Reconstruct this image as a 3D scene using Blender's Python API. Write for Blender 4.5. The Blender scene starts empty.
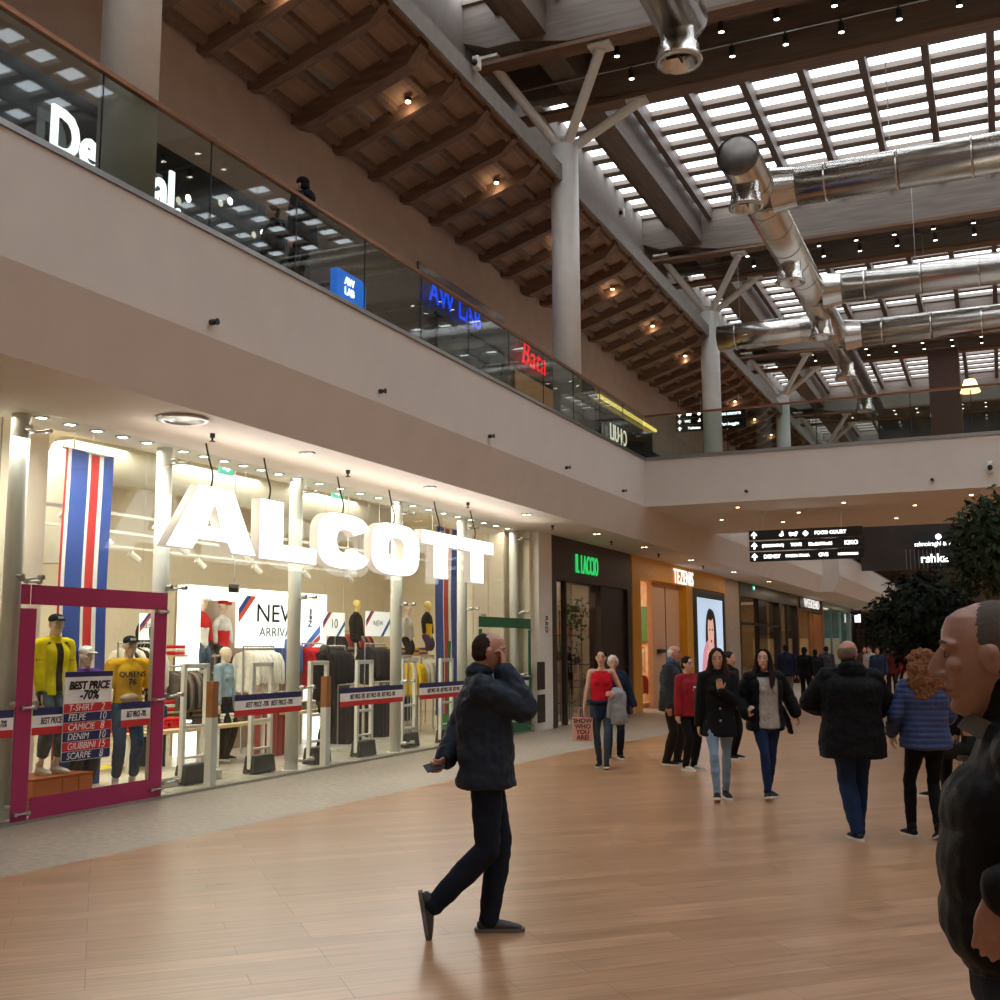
import bpy, bmesh, math, random
from mathutils import Vector, Matrix, noise
random.seed(7)
V=Vector; PI=math.pi; R=math.radians
COL=bpy.context.scene.collection
# ---------------------------------------------------------------- camera
FPX=1105.0; PITCH=R(7.64); YAW=R(24.2); ROLL=R(-0.25); CAMZ=1.7
_f=V((-math.sin(YAW)*math.cos(PITCH),math.cos(YAW)*math.cos(PITCH),math.sin(PITCH)))
_r0=V((math.cos(YAW),math.sin(YAW),0)); _u0=_r0.cross(_f)
_r=_r0*math.cos(ROLL)+_u0*math.sin(ROLL); _u=_u0*math.cos(ROLL)-_r0*math.sin(ROLL)
CAM=V((0,0,CAMZ))
cd=bpy.data.cameras.new('camera'); cam=bpy.data.objects.new('camera',cd); COL.objects.link(cam)
cd.sensor_width=36; cd.sensor_fit='HORIZONTAL'; cd.lens=36*FPX/1000; cd.clip_start=.05; cd.clip_end=400
cam.matrix_world=Matrix(((_r.x,_u.x,-_f.x,0),(_r.y,_u.y,-_f.y,0),(_r.z,_u.z,-_f.z,CAMZ),(0,0,0,1)))
bpy.context.scene.camera=cam
def at(x,y,ax,v):
    """where the sight line through a measured point of the photograph meets a wall, floor or ceiling plane"""
    d=_f+_r*((x-500)/FPX)+_u*((500-y)/FPX); i='xyz'.index(ax); return CAM+d*((v-CAM[i])/d[i])
def yz(x,y,X): p=at(x,y,'x',X); return p.y,p.z
# ---------------------------------------------------------------- materials
MATS={}
def nd(nt,t,**k):
    n=nt.nodes.new(t)
    for a,b in k.items(): setattr(n,a,b)
    return n
def mat(name,col,rough=.6,metal=0,emis=0,ecol=None,var=.12,scale=6,bump=0,bscale=60,spec=.5,coat=0):
    if name in MATS: return MATS[name]
    m=bpy.data.materials.new(name); m.use_nodes=True; nt=m.node_tree; b=nt.nodes['Principled BSDF']
    tc=nd(nt,'ShaderNodeTexCoord'); nz=nd(nt,'ShaderNodeTexNoise'); nz.inputs['Scale'].default_value=scale; nz.inputs['Detail'].default_value=4
    nt.links.new(tc.outputs['Object'],nz.inputs['Vector'])
    cr=nd(nt,'ShaderNodeValToRGB'); c=V(col)
    cr.color_ramp.elements[0].position=.3; cr.color_ramp.elements[1].position=.7
    cr.color_ramp.elements[0].color=(*(c*(1-var)),1); cr.color_ramp.elements[1].color=(*[min(1,x) for x in c*(1+var)],1)
    nt.links.new(nz.outputs['Fac'],cr.inputs['Fac']); nt.links.new(cr.outputs['Color'],b.inputs['Base Color'])
    b.inputs['Roughness'].default_value=rough; b.inputs['Metallic'].default_value=metal
    b.inputs['Specular IOR Level'].default_value=spec; b.inputs['Coat Weight'].default_value=coat
    if emis:
        b.inputs['Emission Color'].default_value=(*(ecol or col),1); b.inputs['Emission Strength'].default_value=emis
    if bump:
        n2=nd(nt,'ShaderNodeTexNoise'); n2.inputs['Scale'].default_value=bscale; n2.inputs['Detail'].default_value=3
        bp=nd(nt,'ShaderNodeBump'); bp.inputs['Strength'].default_value=bump; bp.inputs['Distance'].default_value=.01
        nt.links.new(tc.outputs['Object'],n2.inputs['Vector']); nt.links.new(n2.outputs['Fac'],bp.inputs['Height']); nt.links.new(bp.outputs['Normal'],b.inputs['Normal'])
    MATS[name]=m; return m
def hexc(h):
    h=h.lstrip('#'); o=[]
    for i in (0,2,4):
        c=int(h[i:i+2],16)/255; o.append(c/12.92 if c<=.04045 else ((c+.055)/1.055)**2.4)
    return tuple(o)
def cloth(h,rough=.85,**k): return mat('fabric_'+h,hexc(h),rough,var=.15,scale=9,bump=.25,bscale=180,spec=.18,**k)
def flat(h,rough=.5,**k): return mat('paint_'+h,hexc(h),rough,var=.05,scale=3,**k)
def glow(name,h,s): return mat(name,hexc(h),.5,emis=s,ecol=hexc(h),var=.02)
def glassmat(name,tint=(.93,.97,.95),refl=1.0,opq=0.0):
    if name in MATS: return MATS[name]
    m=bpy.data.materials.new(name); m.use_nodes=True; nt=m.node_tree; nt.nodes.remove(nt.nodes['Principled BSDF'])
    out=nt.nodes['Material Output']; tr=nd(nt,'ShaderNodeBsdfTransparent'); tr.inputs['Color'].default_value=(*tint,1)
    gl=nd(nt,'ShaderNodeBsdfGlossy'); gl.inputs['Roughness'].default_value=.02
    ge=nd(nt,'ShaderNodeNewGeometry'); dt=nd(nt,'ShaderNodeVectorMath',operation='DOT_PRODUCT'); nt.links.new(ge.outputs['Normal'],dt.inputs[0]); nt.links.new(ge.outputs['Incoming'],dt.inputs[1])
    ab=nd(nt,'ShaderNodeMath',operation='ABSOLUTE'); nt.links.new(dt.outputs['Value'],ab.inputs[0]); sb=nd(nt,'ShaderNodeMath',operation='SUBTRACT'); sb.inputs[0].default_value=1; nt.links.new(ab.outputs[0],sb.inputs[1])
    fr=nd(nt,'ShaderNodeMath',operation='POWER'); nt.links.new(sb.outputs[0],fr.inputs[0]); fr.inputs[1].default_value=5
    mu=nd(nt,'ShaderNodeMath',operation='MULTIPLY_ADD'); mu.inputs[1].default_value=.6*refl; mu.inputs[2].default_value=.04*refl
    # faint smear pattern in the reflection so the pane is not perfectly even
    nz=nd(nt,'ShaderNodeTexNoise'); nz.inputs['Scale'].default_value=2.0
    ml=nd(nt,'ShaderNodeMath',operation='MULTIPLY'); ad=nd(nt,'ShaderNodeMath',operation='ADD'); ad.inputs[1].default_value=.5
    mx=nd(nt,'ShaderNodeMixShader')
    L=nt.links.new
    L(fr.outputs[0],mu.inputs[0]); L(nz.outputs['Fac'],ad.inputs[0]); L(mu.outputs[0],ml.inputs[0]); L(ad.outputs[0],ml.inputs[1])
    L(ml.outputs[0],mx.inputs[0]); L(tr.outputs[0],mx.inputs[1]); L(gl.outputs[0],mx.inputs[2]); L(mx.outputs[0],out.inputs['Surface'])
    MATS[name]=m; return m
def woodfloor():
    m=bpy.data.materials.new('plank_floor'); m.use_nodes=True; nt=m.node_tree; b=nt.nodes['Principled BSDF']; L=nt.links.new
    tc=nd(nt,'ShaderNodeTexCoord'); mp=nd(nt,'ShaderNodeMapping'); mp.inputs['Rotation'].default_value=(0,0,R(-44)); L(tc.outputs['Object'],mp.inputs['Vector'])
    br=nd(nt,'ShaderNodeTexBrick'); br.offset=.36; br.offset_frequency=3; br.squash=1
    br.inputs['Scale'].default_value=1; br.inputs['Brick Width'].default_value=1.25; br.inputs['Row Height'].default_value=.2
    br.inputs['Mortar Size'].default_value=.0022; br.inputs['Mortar Smooth'].default_value=.2; br.inputs['Bias'].default_value=0
    br.inputs['Color1'].default_value=(*hexc('bf9470'),1); br.inputs['Color2'].default_value=(*hexc('ab815c'),1); br.inputs['Mortar'].default_value=(*hexc('6b4a35'),1)
    L(mp.outputs[0],br.inputs['Vector'])
    m2=nd(nt,'ShaderNodeMapping'); m2.inputs['Scale'].default_value=(1.2,14,1); L(mp.outputs[0],m2.inputs['Vector'])
    nz=nd(nt,'ShaderNodeTexNoise'); nz.inputs['Scale'].default_value=1.5; nz.inputs['Detail'].default_value=6; L(m2.outputs[0],nz.inputs['Vector'])
    cr=nd(nt,'ShaderNodeValToRGB'); cr.color_ramp.elements[0].color=(.72,.70,.68,1); cr.color_ramp.elements[1].color=(1.12,1.1,1.08,1)
    cr.color_ramp.elements[0].position=.3; cr.color_ramp.elements[1].position=.7; L(nz.outputs['Fac'],cr.inputs['Fac'])
    mx=nd(nt,'ShaderNodeMixRGB',blend_type='MULTIPLY'); mx.inputs[0].default_value=1; L(br.outputs['Color'],mx.inputs[1]); L(cr.outputs['Color'],mx.inputs[2])
    L(mx.outputs[0],b.inputs['Base Color'])
    rr=nd(nt,'ShaderNodeMapRange'); rr.inputs['To Min'].default_value=.24; rr.inputs['To Max'].default_value=.38; L(nz.outputs['Fac'],rr.inputs['Value']); L(rr.outputs[0],b.inputs['Roughness'])
    b.inputs['Coat Weight'].default_value=.35; b.inputs['Coat Roughness'].default_value=.28
    bp=nd(nt,'ShaderNodeBump'); bp.inputs['Strength'].default_value=.25; bp.inputs['Distance'].default_value=.004; L(br.outputs['Fac'],bp.inputs['Height']); bp.invert=True; L(bp.outputs[0],b.inputs['Normal'])
    return m
def speckle(name,c1,c2,scale,rough=.4):
    m=bpy.data.materials.new(name); m.use_nodes=True; nt=m.node_tree; b=nt.nodes['Principled BSDF']; L=nt.links.new
    tc=nd(nt,'ShaderNodeTexCoord'); a=nd(nt,'ShaderNodeTexNoise'); a.inputs['Scale'].default_value=scale; a.inputs['Detail'].default_value=8; L(tc.outputs['Object'],a.inputs['Vector'])
    br=nd(nt,'ShaderNodeTexBrick'); br.inputs['Scale'].default_value=1; br.inputs['Brick Width'].default_value=1.2; br.inputs['Row Height'].default_value=.6; br.inputs['Mortar Size'].default_value=.003
    br.inputs['Color1'].default_value=(1,1,1,1); br.inputs['Color2'].default_value=(.93,.93,.93,1); br.inputs['Mortar'].default_value=(.7,.7,.7,1); L(tc.outputs['Object'],br.inputs['Vector'])
    cr=nd(nt,'ShaderNodeValToRGB'); cr.color_ramp.elements[0].color=(*c1,1); cr.color_ramp.elements[1].color=(*c2,1); cr.color_ramp.elements[0].position=.35; cr.color_ramp.elements[1].position=.65
    L(a.outputs['Fac'],cr.inputs['Fac']); mx=nd(nt,'ShaderNodeMixRGB',blend_type='MULTIPLY'); mx.inputs[0].default_value=1; L(cr.outputs[0],mx.inputs[1]); L(br.outputs['Color'],mx.inputs[2])
    L(mx.outputs[0],b.inputs['Base Color']); b.inputs['Roughness'].default_value=rough; return m
def woodmat(name,c1,c2,axis,rough=.6):
    if name in MATS: return MATS[name]
    m=bpy.data.materials.new(name); m.use_nodes=True; nt=m.node_tree; b=nt.nodes['Principled BSDF']; L=nt.links.new
    tc=nd(nt,'ShaderNodeTexCoord'); mp=nd(nt,'ShaderNodeMapping'); s=[9,9,9]; s['xyz'.index(axis)]=.7; mp.inputs['Scale'].default_value=s; L(tc.outputs['Object'],mp.inputs['Vector'])
    a=nd(nt,'ShaderNodeTexNoise'); a.inputs['Scale'].default_value=1.6; a.inputs['Detail'].default_value=6; L(mp.outputs[0],a.inputs['Vector'])
    cr=nd(nt,'ShaderNodeValToRGB'); cr.color_ramp.elements[0].color=(*c1,1); cr.color_ramp.elements[1].color=(*c2,1); cr.color_ramp.elements[0].position=.3; cr.color_ramp.elements[1].position=.7
    L(a.outputs['Fac'],cr.inputs['Fac']); L(cr.outputs[0],b.inputs['Base Color']); b.inputs['Roughness'].default_value=rough; MATS[name]=m; return m
# ---------------------------------------------------------------- mesh helpers
class MB:
    def __init__(s): s.v=[]; s.f=[]; s.mi=[]; s.cur=0
    def add(s,vs,fs):
        o=len(s.v); s.v+= [V(v) for v in vs]; s.f+=[tuple(i+o for i in f) for f in fs]; s.mi+=[s.cur]*len(fs); return s
    def box(s,x0,x1,y0,y1,z0,z1):
        x0,x1=sorted((x0,x1)); y0,y1=sorted((y0,y1)); z0,z1=sorted((z0,z1))
        return s.add([(x0,y0,z0),(x1,y0,z0),(x1,y1,z0),(x0,y1,z0),(x0,y0,z1),(x1,y0,z1),(x1,y1,z1),(x0,y1,z1)],[(3,2,1,0),(4,5,6,7),(0,1,5,4),(1,2,6,5),(2,3,7,6),(3,0,4,7)])
    def obox(s,c,sz,M=None,taper=1):
        a,b,d=[q/2 for q in sz]; c=V(c); M=M or Matrix.Identity(3)
        p=[(-a,-b,-d),(a,-b,-d),(a,b,-d),(-a,b,-d),(-a*taper,-b*taper,d),(a*taper,-b*taper,d),(a*taper,b*taper,d),(-a*taper,b*taper,d)]
        return s.add([c+M@V(q) for q in p],[(3,2,1,0),(4,5,6,7),(0,1,5,4),(1,2,6,5),(2,3,7,6),(3,0,4,7)])
    def bar(s,p,q,w,h):
        p=V(p);q=V(q);t=(q-p); L=t.length; t.normalize(); a=t.cross(V((0,0,1)))
        if a.length<1e-4: a=V((1,0,0))
        a.normalize(); b=a.cross(t); M=Matrix((a,t,b)).transposed(); return s.obox((p+q)/2,(w,L,h),M)
    def quad(s,a,b,c,d): return s.add([a,b,c,d],[(0,1,2,3)])
    def cyl(s,p,q,r,n=16,r2=None,cap=True):
        p=V(p);q=V(q);r2=r if r2 is None else r2; t=(q-p).normalized(); a=t.cross(V((0,0,1)))
        if a.length<1e-3: a=V((1,0,0))
        a.normalize(); b=t.cross(a)
        vs=[c+(a*math.cos(2*PI*i/n)+b*math.sin(2*PI*i/n))*rr for c,rr in((p,r),(q,r2)) for i in range(n)]
        fs=[(i,(i+1)%n,n+(i+1)%n,n+i) for i in range(n)]
        if cap: fs+=[tuple(range(n-1,-1,-1)),tuple(range(n,2*n))]
        return s.add(vs,fs)
    def lathe(s,c,prof,n=24,M=None):
        c=V(c); M=M or Matrix.Identity(3); vs=[c+M@V((r*math.cos(2*PI*i/n),r*math.sin(2*PI*i/n),z)) for r,z in prof for i in range(n)]
        fs=[(k*n+i,k*n+(i+1)%n,(k+1)*n+(i+1)%n,(k+1)*n+i) for k in range(len(prof)-1) for i in range(n)]
        return s.add(vs,fs)
    def ell(s,c,r,M=None,n=14,m=9):
        c=V(c); M=M or Matrix.Identity(3); vs=[];fs=[]
        for j in range(m+1):
            ph=-PI/2+PI*j/m
            for i in range(n):
                th=2*PI*i/n; vs.append(c+M@V((r[0]*math.cos(ph)*math.cos(th),r[1]*math.cos(ph)*math.sin(th),r[2]*math.sin(ph))))
        for j in range(m):
            for i in range(n): fs.append((j*n+i,j*n+(i+1)%n,(j+1)*n+(i+1)%n,(j+1)*n+i))
        return s.add(vs,fs)
    def prism(s,pts,a0,a1,ax='y'):
        """extrude a closed outline: pts in the two other axes"""
        def mk(p,a): return {'x':(a,p[0],p[1]),'y':(p[0],a,p[1]),'z':(p[0],p[1],a)}[ax]
        n=len(pts); vs=[mk(p,a0) for p in pts]+[mk(p,a1) for p in pts]
        return s.add(vs,[(i,(i+1)%n,n+(i+1)%n,n+i) for i in range(n)]+[tuple(range(n-1,-1,-1)),tuple(range(n,2*n))])
    def tube(s,pts,rads,side=(1,0,0),n=12,sub=3,cap=True,ex=2.0,cl=.8):
        P=[V(p) for p in pts]; Q=[(r,r) if isinstance(r,(int,float)) else tuple(r) for r in rads]
        if sub>1 and len(P)>2:
            PP=[];QQ=[]
            for i in range(len(P)-1):
                a=P[max(i-1,0)];b=P[i];c=P[i+1];d=P[min(i+2,len(P)-1)]
                qa=Q[max(i-1,0)];qb=Q[i];qc=Q[i+1];qd=Q[min(i+2,len(P)-1)]
                for k in range(sub):
                    t=k/sub; w=(-.5*t+t*t-.5*t**3,1-2.5*t*t+1.5*t**3,.5*t+2*t*t-1.5*t**3,-.5*t*t+.5*t**3)
                    PP.append(a*w[0]+b*w[1]+c*w[2]+d*w[3]); QQ.append(tuple(max(.001,qa[j]*w[0]+qb[j]*w[1]+qc[j]*w[2]+qd[j]*w[3]) for j in(0,1)))
            PP.append(P[-1]);QQ.append(Q[-1]); P,Q=PP,QQ
        m=len(P); T=[(P[min(i+1,m-1)]-P[max(i-1,0)]).normalized() for i in range(m)]
        if cap:
            for end in(0,1):
                i=0 if end==0 else -1; sg=-1 if end==0 else 1; p=P[i].copy();q=Q[i];t=T[i]; L=min(q)*cl
                for c_ in (.5,.85,.99):
                    np_=p+t*sg*L*c_; f=math.sqrt(max(0,1-c_*c_)); nq=(q[0]*f,q[1]*f)
                    if end==0: P.insert(0,np_);Q.insert(0,nq);T.insert(0,t)
                    else: P.append(np_);Q.append(nq);T.append(t)
        vs=[];side=V(side)
        for p,q,t in zip(P,Q,T):
            a=side-t*side.dot(t)
            if a.length<1e-3: a=t.orthogonal()
            a.normalize(); b=t.cross(a)
            for i in range(n):
                th=2*PI*i/n; c,s_=math.cos(th),math.sin(th)
                if ex!=2: c=math.copysign(abs(c)**(2/ex),c); s_=math.copysign(abs(s_)**(2/ex),s_)
                vs.append(p+a*(c*q[0])+b*(s_*q[1]))
        m=len(P); fs=[(k*n+i,k*n+(i+1)%n,(k+1)*n+(i+1)%n,(k+1)*n+i) for k in range(m-1) for i in range(n)]
        if cap: fs+=[tuple(range(n-1,-1,-1)),tuple(range((m-1)*n,m*n))]
        return s.add(vs,fs)
    def build(s,name,mats,parent=None,smooth=False,bevel=0,loc=None):
        me=bpy.data.meshes.new(name); off=V(loc) if loc else V((0,0,0))
        me.from_pydata([v-off for v in s.v],[],s.f); 
        if not isinstance(mats,(list,tuple)): mats=[mats]
        for m in mats: me.materials.append(m)
        if len(mats)>1: me.polygons.foreach_set('material_index',s.mi)
        if smooth: me.polygons.foreach_set('use_smooth',[True]*len(me.polygons))
        me.update(); o=bpy.data.objects.new(name,me); COL.objects.link(o)
        if loc: o.location=loc
        if parent: o.parent=parent
        if bevel:
            b=o.modifiers.new('b','BEVEL'); b.width=bevel; b.segments=2; b.limit_method='ANGLE'
        if smooth=='auto':
            pass
        return o
def tag(o,label,cat,group=None,kind=None):
    if label: o['label']=label
    if cat: o['category']=cat
    if group: o['group']=group
    if kind: o['kind']=kind
    return o
def empty(name,loc=(0,0,0),rz=0):
    o=bpy.data.objects.new(name,None); COL.objects.link(o); o.location=loc; o.rotation_euler=(0,0,rz); o.empty_display_size=.1; return o
def struct(name,mb,m,label=None,**k):
    o=mb.build(name,m,**k); o['kind']='structure'
    if label: o['label']=label
    return o
def copy_tree(o,parent=None,m=None):
    c=o.copy(); COL.objects.link(c)
    if parent: c.parent=parent
    for ch in o.children: copy_tree(ch,c)
    return c
BB=Matrix.Identity(3)
def text(name,s,size,mat_,M,ext=.01,parent=None,off=0,shear=0,sx=1,align='CENTER',space=1,link=True):
    """lettering as real extruded geometry. M: 4x4 placing local x along the line, y up, z out of the surface"""
    cu=bpy.data.curves.new(name,'FONT'); cu.body=s; cu.size=size; cu.extrude=ext; cu.offset=off; cu.shear=shear; cu.align_x=align; cu.align_y='CENTER'; cu.space_character=space
    cu.resolution_u=3
    t=bpy.data.objects.new(name,cu); COL.objects.link(t); bpy.context.view_layer.update()
    me=bpy.data.meshes.new_from_object(t.evaluated_get(bpy.context.evaluated_depsgraph_get())); bpy.data.objects.remove(t); bpy.data.curves.remove(cu)
    me.transform(M@Matrix.Diagonal((sx,1,1,1))); me.materials.clear(); me.materials.append(mat_)
    o=bpy.data.objects.new(name,me); COL.objects.link(o)
    if parent: o.parent=parent
    return o
def onwall(x,y,z,face='+x'):
    """matrix for lettering on a surface: '+x' faces the atrium (reads along +Y), '-y' faces the camera end"""
    if face=='+x': r,u,n=V((0,1,0)),V((0,0,1)),V((1,0,0))
    else: r,u,n=V((1,0,0)),V((0,0,1)),V((0,-1,0))
    return Matrix(((r.x,u.x,n.x,x),(r.y,u.y,n.y,y),(r.z,u.z,n.z,z),(0,0,0,1)))
def baked(name,mb,mt,parent,voxel,smooth=2,disp=None,fac=.5,cut=None):
    me=bpy.data.meshes.new(name); me.from_pydata(mb.v,[],mb.f); o=bpy.data.objects.new(name,me); COL.objects.link(o)
    r=o.modifiers.new('r','REMESH'); r.mode='VOXEL'; r.voxel_size=voxel; r.use_smooth_shade=True
    if smooth: s=o.modifiers.new('s','SMOOTH'); s.factor=fac; s.iterations=smooth
    bpy.context.view_layer.update(); dg=bpy.context.evaluated_depsgraph_get()
    nm=bpy.data.meshes.new_from_object(o.evaluated_get(dg)); bpy.data.objects.remove(o); bpy.data.meshes.remove(me)
    if disp:
        ns=[v.normal.copy() for v in nm.vertices]
        for v,n_ in zip(nm.vertices,ns): v.co=v.co+n_*disp(v.co,n_)
    if cut:
        bm=bmesh.new(); bm.from_mesh(nm); bmesh.ops.delete(bm,geom=[v for v in bm.verts if cut(v.co)],context='VERTS'); bm.to_mesh(nm); bm.free()
    nm.name=name; nm.materials.clear(); nm.materials.append(mt); nm.polygons.foreach_set('use_smooth',[True]*len(nm.polygons))
    o=bpy.data.objects.new(name,nm); COL.objects.link(o)
    if parent: o.parent=parent
    return o
# ================================================================ SETTING
M_plaster=mat('plaster_offwhite',hexc('ddd4cb'),.75,var=.03,scale=2,bump=.05,bscale=40)
M_plaster2=mat('plaster_warm',hexc('e2d2bf'),.7,var=.03,scale=2)
M_wallup=mat('plaster_gallery',hexc('b9a08f'),.8,var=.06,scale=2.5)
M_white=mat('white_paint',hexc('e9e6df'),.45,var=.03)
M_cream=mat('cream_panel',hexc('e8dcc6'),.5,var=.03)
M_steel=mat('brushed_steel',hexc('b8b8b6'),.3,metal=1,var=.06,scale=20)
M_dark=mat('dark_metal',hexc('2a2624'),.45,var=.1)
M_black=mat('black_satin',hexc('131211'),.4,var=.1)
M_rail=mat('copper_handrail',hexc('9a6a4c'),.3,metal=.8,var=.08)
M_glass=glassmat('clear_glass')
M_bglass=glassmat('balustrade_glass',tint=(.80,.86,.84),refl=1.6)
M_roofw=woodmat('roof_timber_grey',hexc('766a61'),hexc('8c7f74'),'x')
M_rooff=woodmat('roof_timber_brown',hexc('6a5040'),hexc('86684f'),'x')
M_gal=woodmat('gallery_beam',hexc('6f5443'),hexc('8a6c56'),'x')
M_galp=woodmat('gallery_panel',hexc('9a7c66'),hexc('ac8e76'),'y',.95)
M_galp.node_tree.nodes['Principled BSDF'].inputs['Specular IOR Level'].default_value=.1
M_duct=mat('galvanised_duct',hexc('d2ccc4'),.25,metal=1,var=.08,scale=3)
M_ductcap=mat('duct_end_cap',hexc('77726c'),.3,metal=1,var=.2,scale=4)  # duct metal darkened in colour to imitate a dim reflection on the cap
M_sky=glow('skylight_pane','eef6ff',4.1)
M_lamp=glow('lamp_white','fff1dd',14); M_lampw=glow('lamp_warm','ffd9a8',12)
M_stone=speckle('terrazzo_border',hexc('968a7c'),hexc('b0a494'),14,.4)
M_shopfloor=speckle('shop_floor',hexc('b9b0a2'),hexc('d2cabd'),3,.25)
GX=-8.95   # line of the shop fronts
struct('floor',MB().box(GX-.06,14,-8,95,-.1,0),M_stone)
we=[(-7.05,-8),(-7.02,4),(-6.99,6.3),(-6.86,7.9),(-6.62,13),(-6.6,17),(-6.15,21.5),(-5.85,28),(-5.8,34),(-5.9,46),(-6,70),(-6,95),(14,95),(14,-8)]
struct('floor_wood',MB().prism(we,0,.004,'z'),woodfloor(),'oak plank floor laid on the diagonal')
struct('floor_shop',MB().box(-17,GX-.06,4,95,-.1,0),M_shopfloor)
# gallery slab with sloped underside
prof=[(-7.2,4.87),(-7.2,5.95),(-10.02,5.95),(-10.02,4.95),(-9.5,4.95),(-9.5,4.15),(-7.45,4.15)]
struct('wall_fascia',MB().prism(prof,-8,51.5,'y'),M_plaster,'off white gallery fascia with sloped underside')
p2_=[(x+(.75 if x>-7.5 else 0),z) for x,z in prof]
struct('wall_fascia_far',MB().prism(p2_,51.5,95,'y'),M_plaster)
struct('ceiling_slab',MB().box(-17,-9.4,-8,95,4.95,5.95).box(-17,-10,-8,95,5.94,5.96),M_plaster2)
# bridge
struct('slab_bridge',MB().box(-7.2,14,24.1,30.8,4.87,5.93),M_plaster,'footbridge across the atrium')
struct('trim_1',MB().box(-7.19,14,24.07,24.1,5.93,5.97),M_steel)
struct('trim_2',MB().box(-7.21,-7.18,-8,24.06,5.95,5.965),M_steel)
# right side of the atrium and ends
struct('wall_right',MB().box(14,14.2,-8,95,0,15),M_plaster2)
struct('slab_right',MB().box(11.5,14,-8,95,4.87,5.95),M_plaster)
struct('wall_back',MB().box(-17,14.2,-8.2,-8,0,15),M_plaster2)
struct('wall_end',MB().box(-17,14.2,95,95.2,0,15),mat('end_wall',hexc('8c7768'),.8))
struct('wall_gallery',MB().box(-10.2,-10,-8,95,5.95,10.4),M_wallup)
struct('wall_clerestory',MB().box(-9.35,-9.15,-8,95,10.55,14.6),mat('clerestory_grey',hexc('948a82'),.8,var=.06))
# ---- gallery ceiling: boards on cross beams
def gz(x): return 10.15+(x+10)*.32
mb=MB(); y0,y1=-8,94
mb.prism([(-10.2,gz(-10.2)+.16),(-7.5,gz(-7.5)+.16),(-7.5,gz(-7.5)+.26),(-10.2,gz(-10.2)+.26)],y0,y1,'y')
struct('ceiling_gallery',mb,M_galp,'board ceiling over the upper gallery')
struct('trim_3',MB().box(-7.53,-7.47,-8,94,gz(-7.5)+.02,gz(-7.5)+.36),mat('edge_trim_grey',hexc('8c857e'),.7))
y=11.82-1.18*12; k=0
bm_=None
while y<90:
    big=(k%8==6)
    w,h=(.26,.34) if big else (.17,.26)
    g=MB(); n=10; pts=[]
    xs0,xs1=-10.02,-7.62
    for i in range(n+1):
        x=xs0+(xs1-xs0)*i/n; e=min(1,(xs1-x)/.25,(x-xs0+.05)/.2); e=math.sqrt(max(.12,e)); pts.append((x,gz(x)+.16-h*e))
    pts+= [(xs1,gz(xs1)+.17),(xs0,gz(xs0)+.17)]
    g.prism(pts,y-w/2,y+w/2,'y')
    o=g.build('ceiling_beam',M_gal); tag(o,'rounded-end timber cross beam under the gallery ceiling','ceiling beam','timber cross beams over the upper gallery','structure')
    k+=1; y+=1.18*(1 if y<60 else 1)
g=MB()
for x in (-9.85,-9.3,-8.75,-8.2,-7.72): g.prism([(x-.05,gz(x)+.17),(x-.05,gz(x)+.04),(x+.05,gz(x)+.04+.03),(x+.05,gz(x)+.19)],-8,94,'y')
struct('ceiling_battens',g,M_gal)
# ---- atrium roof
ZR=14.3; YC=[-4.4,7.86,20,32.3,44.6,57,69.5,82]
DX=[-8.37,-7.1]+[-5.83+1.27*i for i in range(16)]
ws=MB(); pn=MB(); cc=MB()
cc.box(-9.3,14.1,-8,95,14.75,14.85)
for a,b in zip(YC[:-1],YC[1:]):
    y0=a+1.3;y1=b-1.3
    pn.box(-9.2,14,y0,y1,ZR+.34,ZR+.36)
    n=round((y1-y0)/.86)
    for i in range(n+1):
        y=y0+(y1-y0)*i/n; ws.box(-9.2,14,y-.14,y+.14,ZR+.2,ZR+.33)
struct('ceiling_roof',cc,M_roofw)
struct('window_1',pn,M_sky,'bright skylight panes of the atrium roof')
struct('ceiling_purlins',ws,M_roofw)
ws=MB()
for x in DX: ws.box(x-.075,x+.075,-8,94,ZR-.14,ZR+.3)
struct('ceiling_rafters',ws,woodmat('roof_timber_long',hexc('594a41'),hexc('6f5d51'),'y'))
o=struct('ceiling_girder',MB().box(-7.9,-7.35,-8,94,13.5,14.5),woodmat('girder_timber',hexc('665a52'),hexc('7d6f65'),'y'))
for c in YC[1:]:
    for s in(-1,1):
        g=MB(); yy=c+s*1.2
        # tapered bottom edge: deeper over the column heads
        bot=[(-9.2,13.75),(-8.6,13.5),(-8.0,13.5),(-6.9,13.25),(-4,13.2),(14,13.2),(14,14.7),(-9.2,14.7)]
        g.prism(bot,yy-.16,yy+.16,'y'); o=g.build('roof_beam',[M_roofw]); tag(o,'deep grey timber transverse beam resting on tree columns','roof beam','paired transverse beams of the atrium roof','structure')
        g=MB().box(-9.2,14,yy-.2,yy+.2,13.12,13.2); o=g.build('roof_beam_flange',M_rooff,parent=o)
    struct('ceiling_infill',MB().box(-9.2,14,c-1.3,c+1.3,14.3,14.4),woodmat('infill_dark',hexc('857a72'),hexc('988c83'),'x'))
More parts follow.
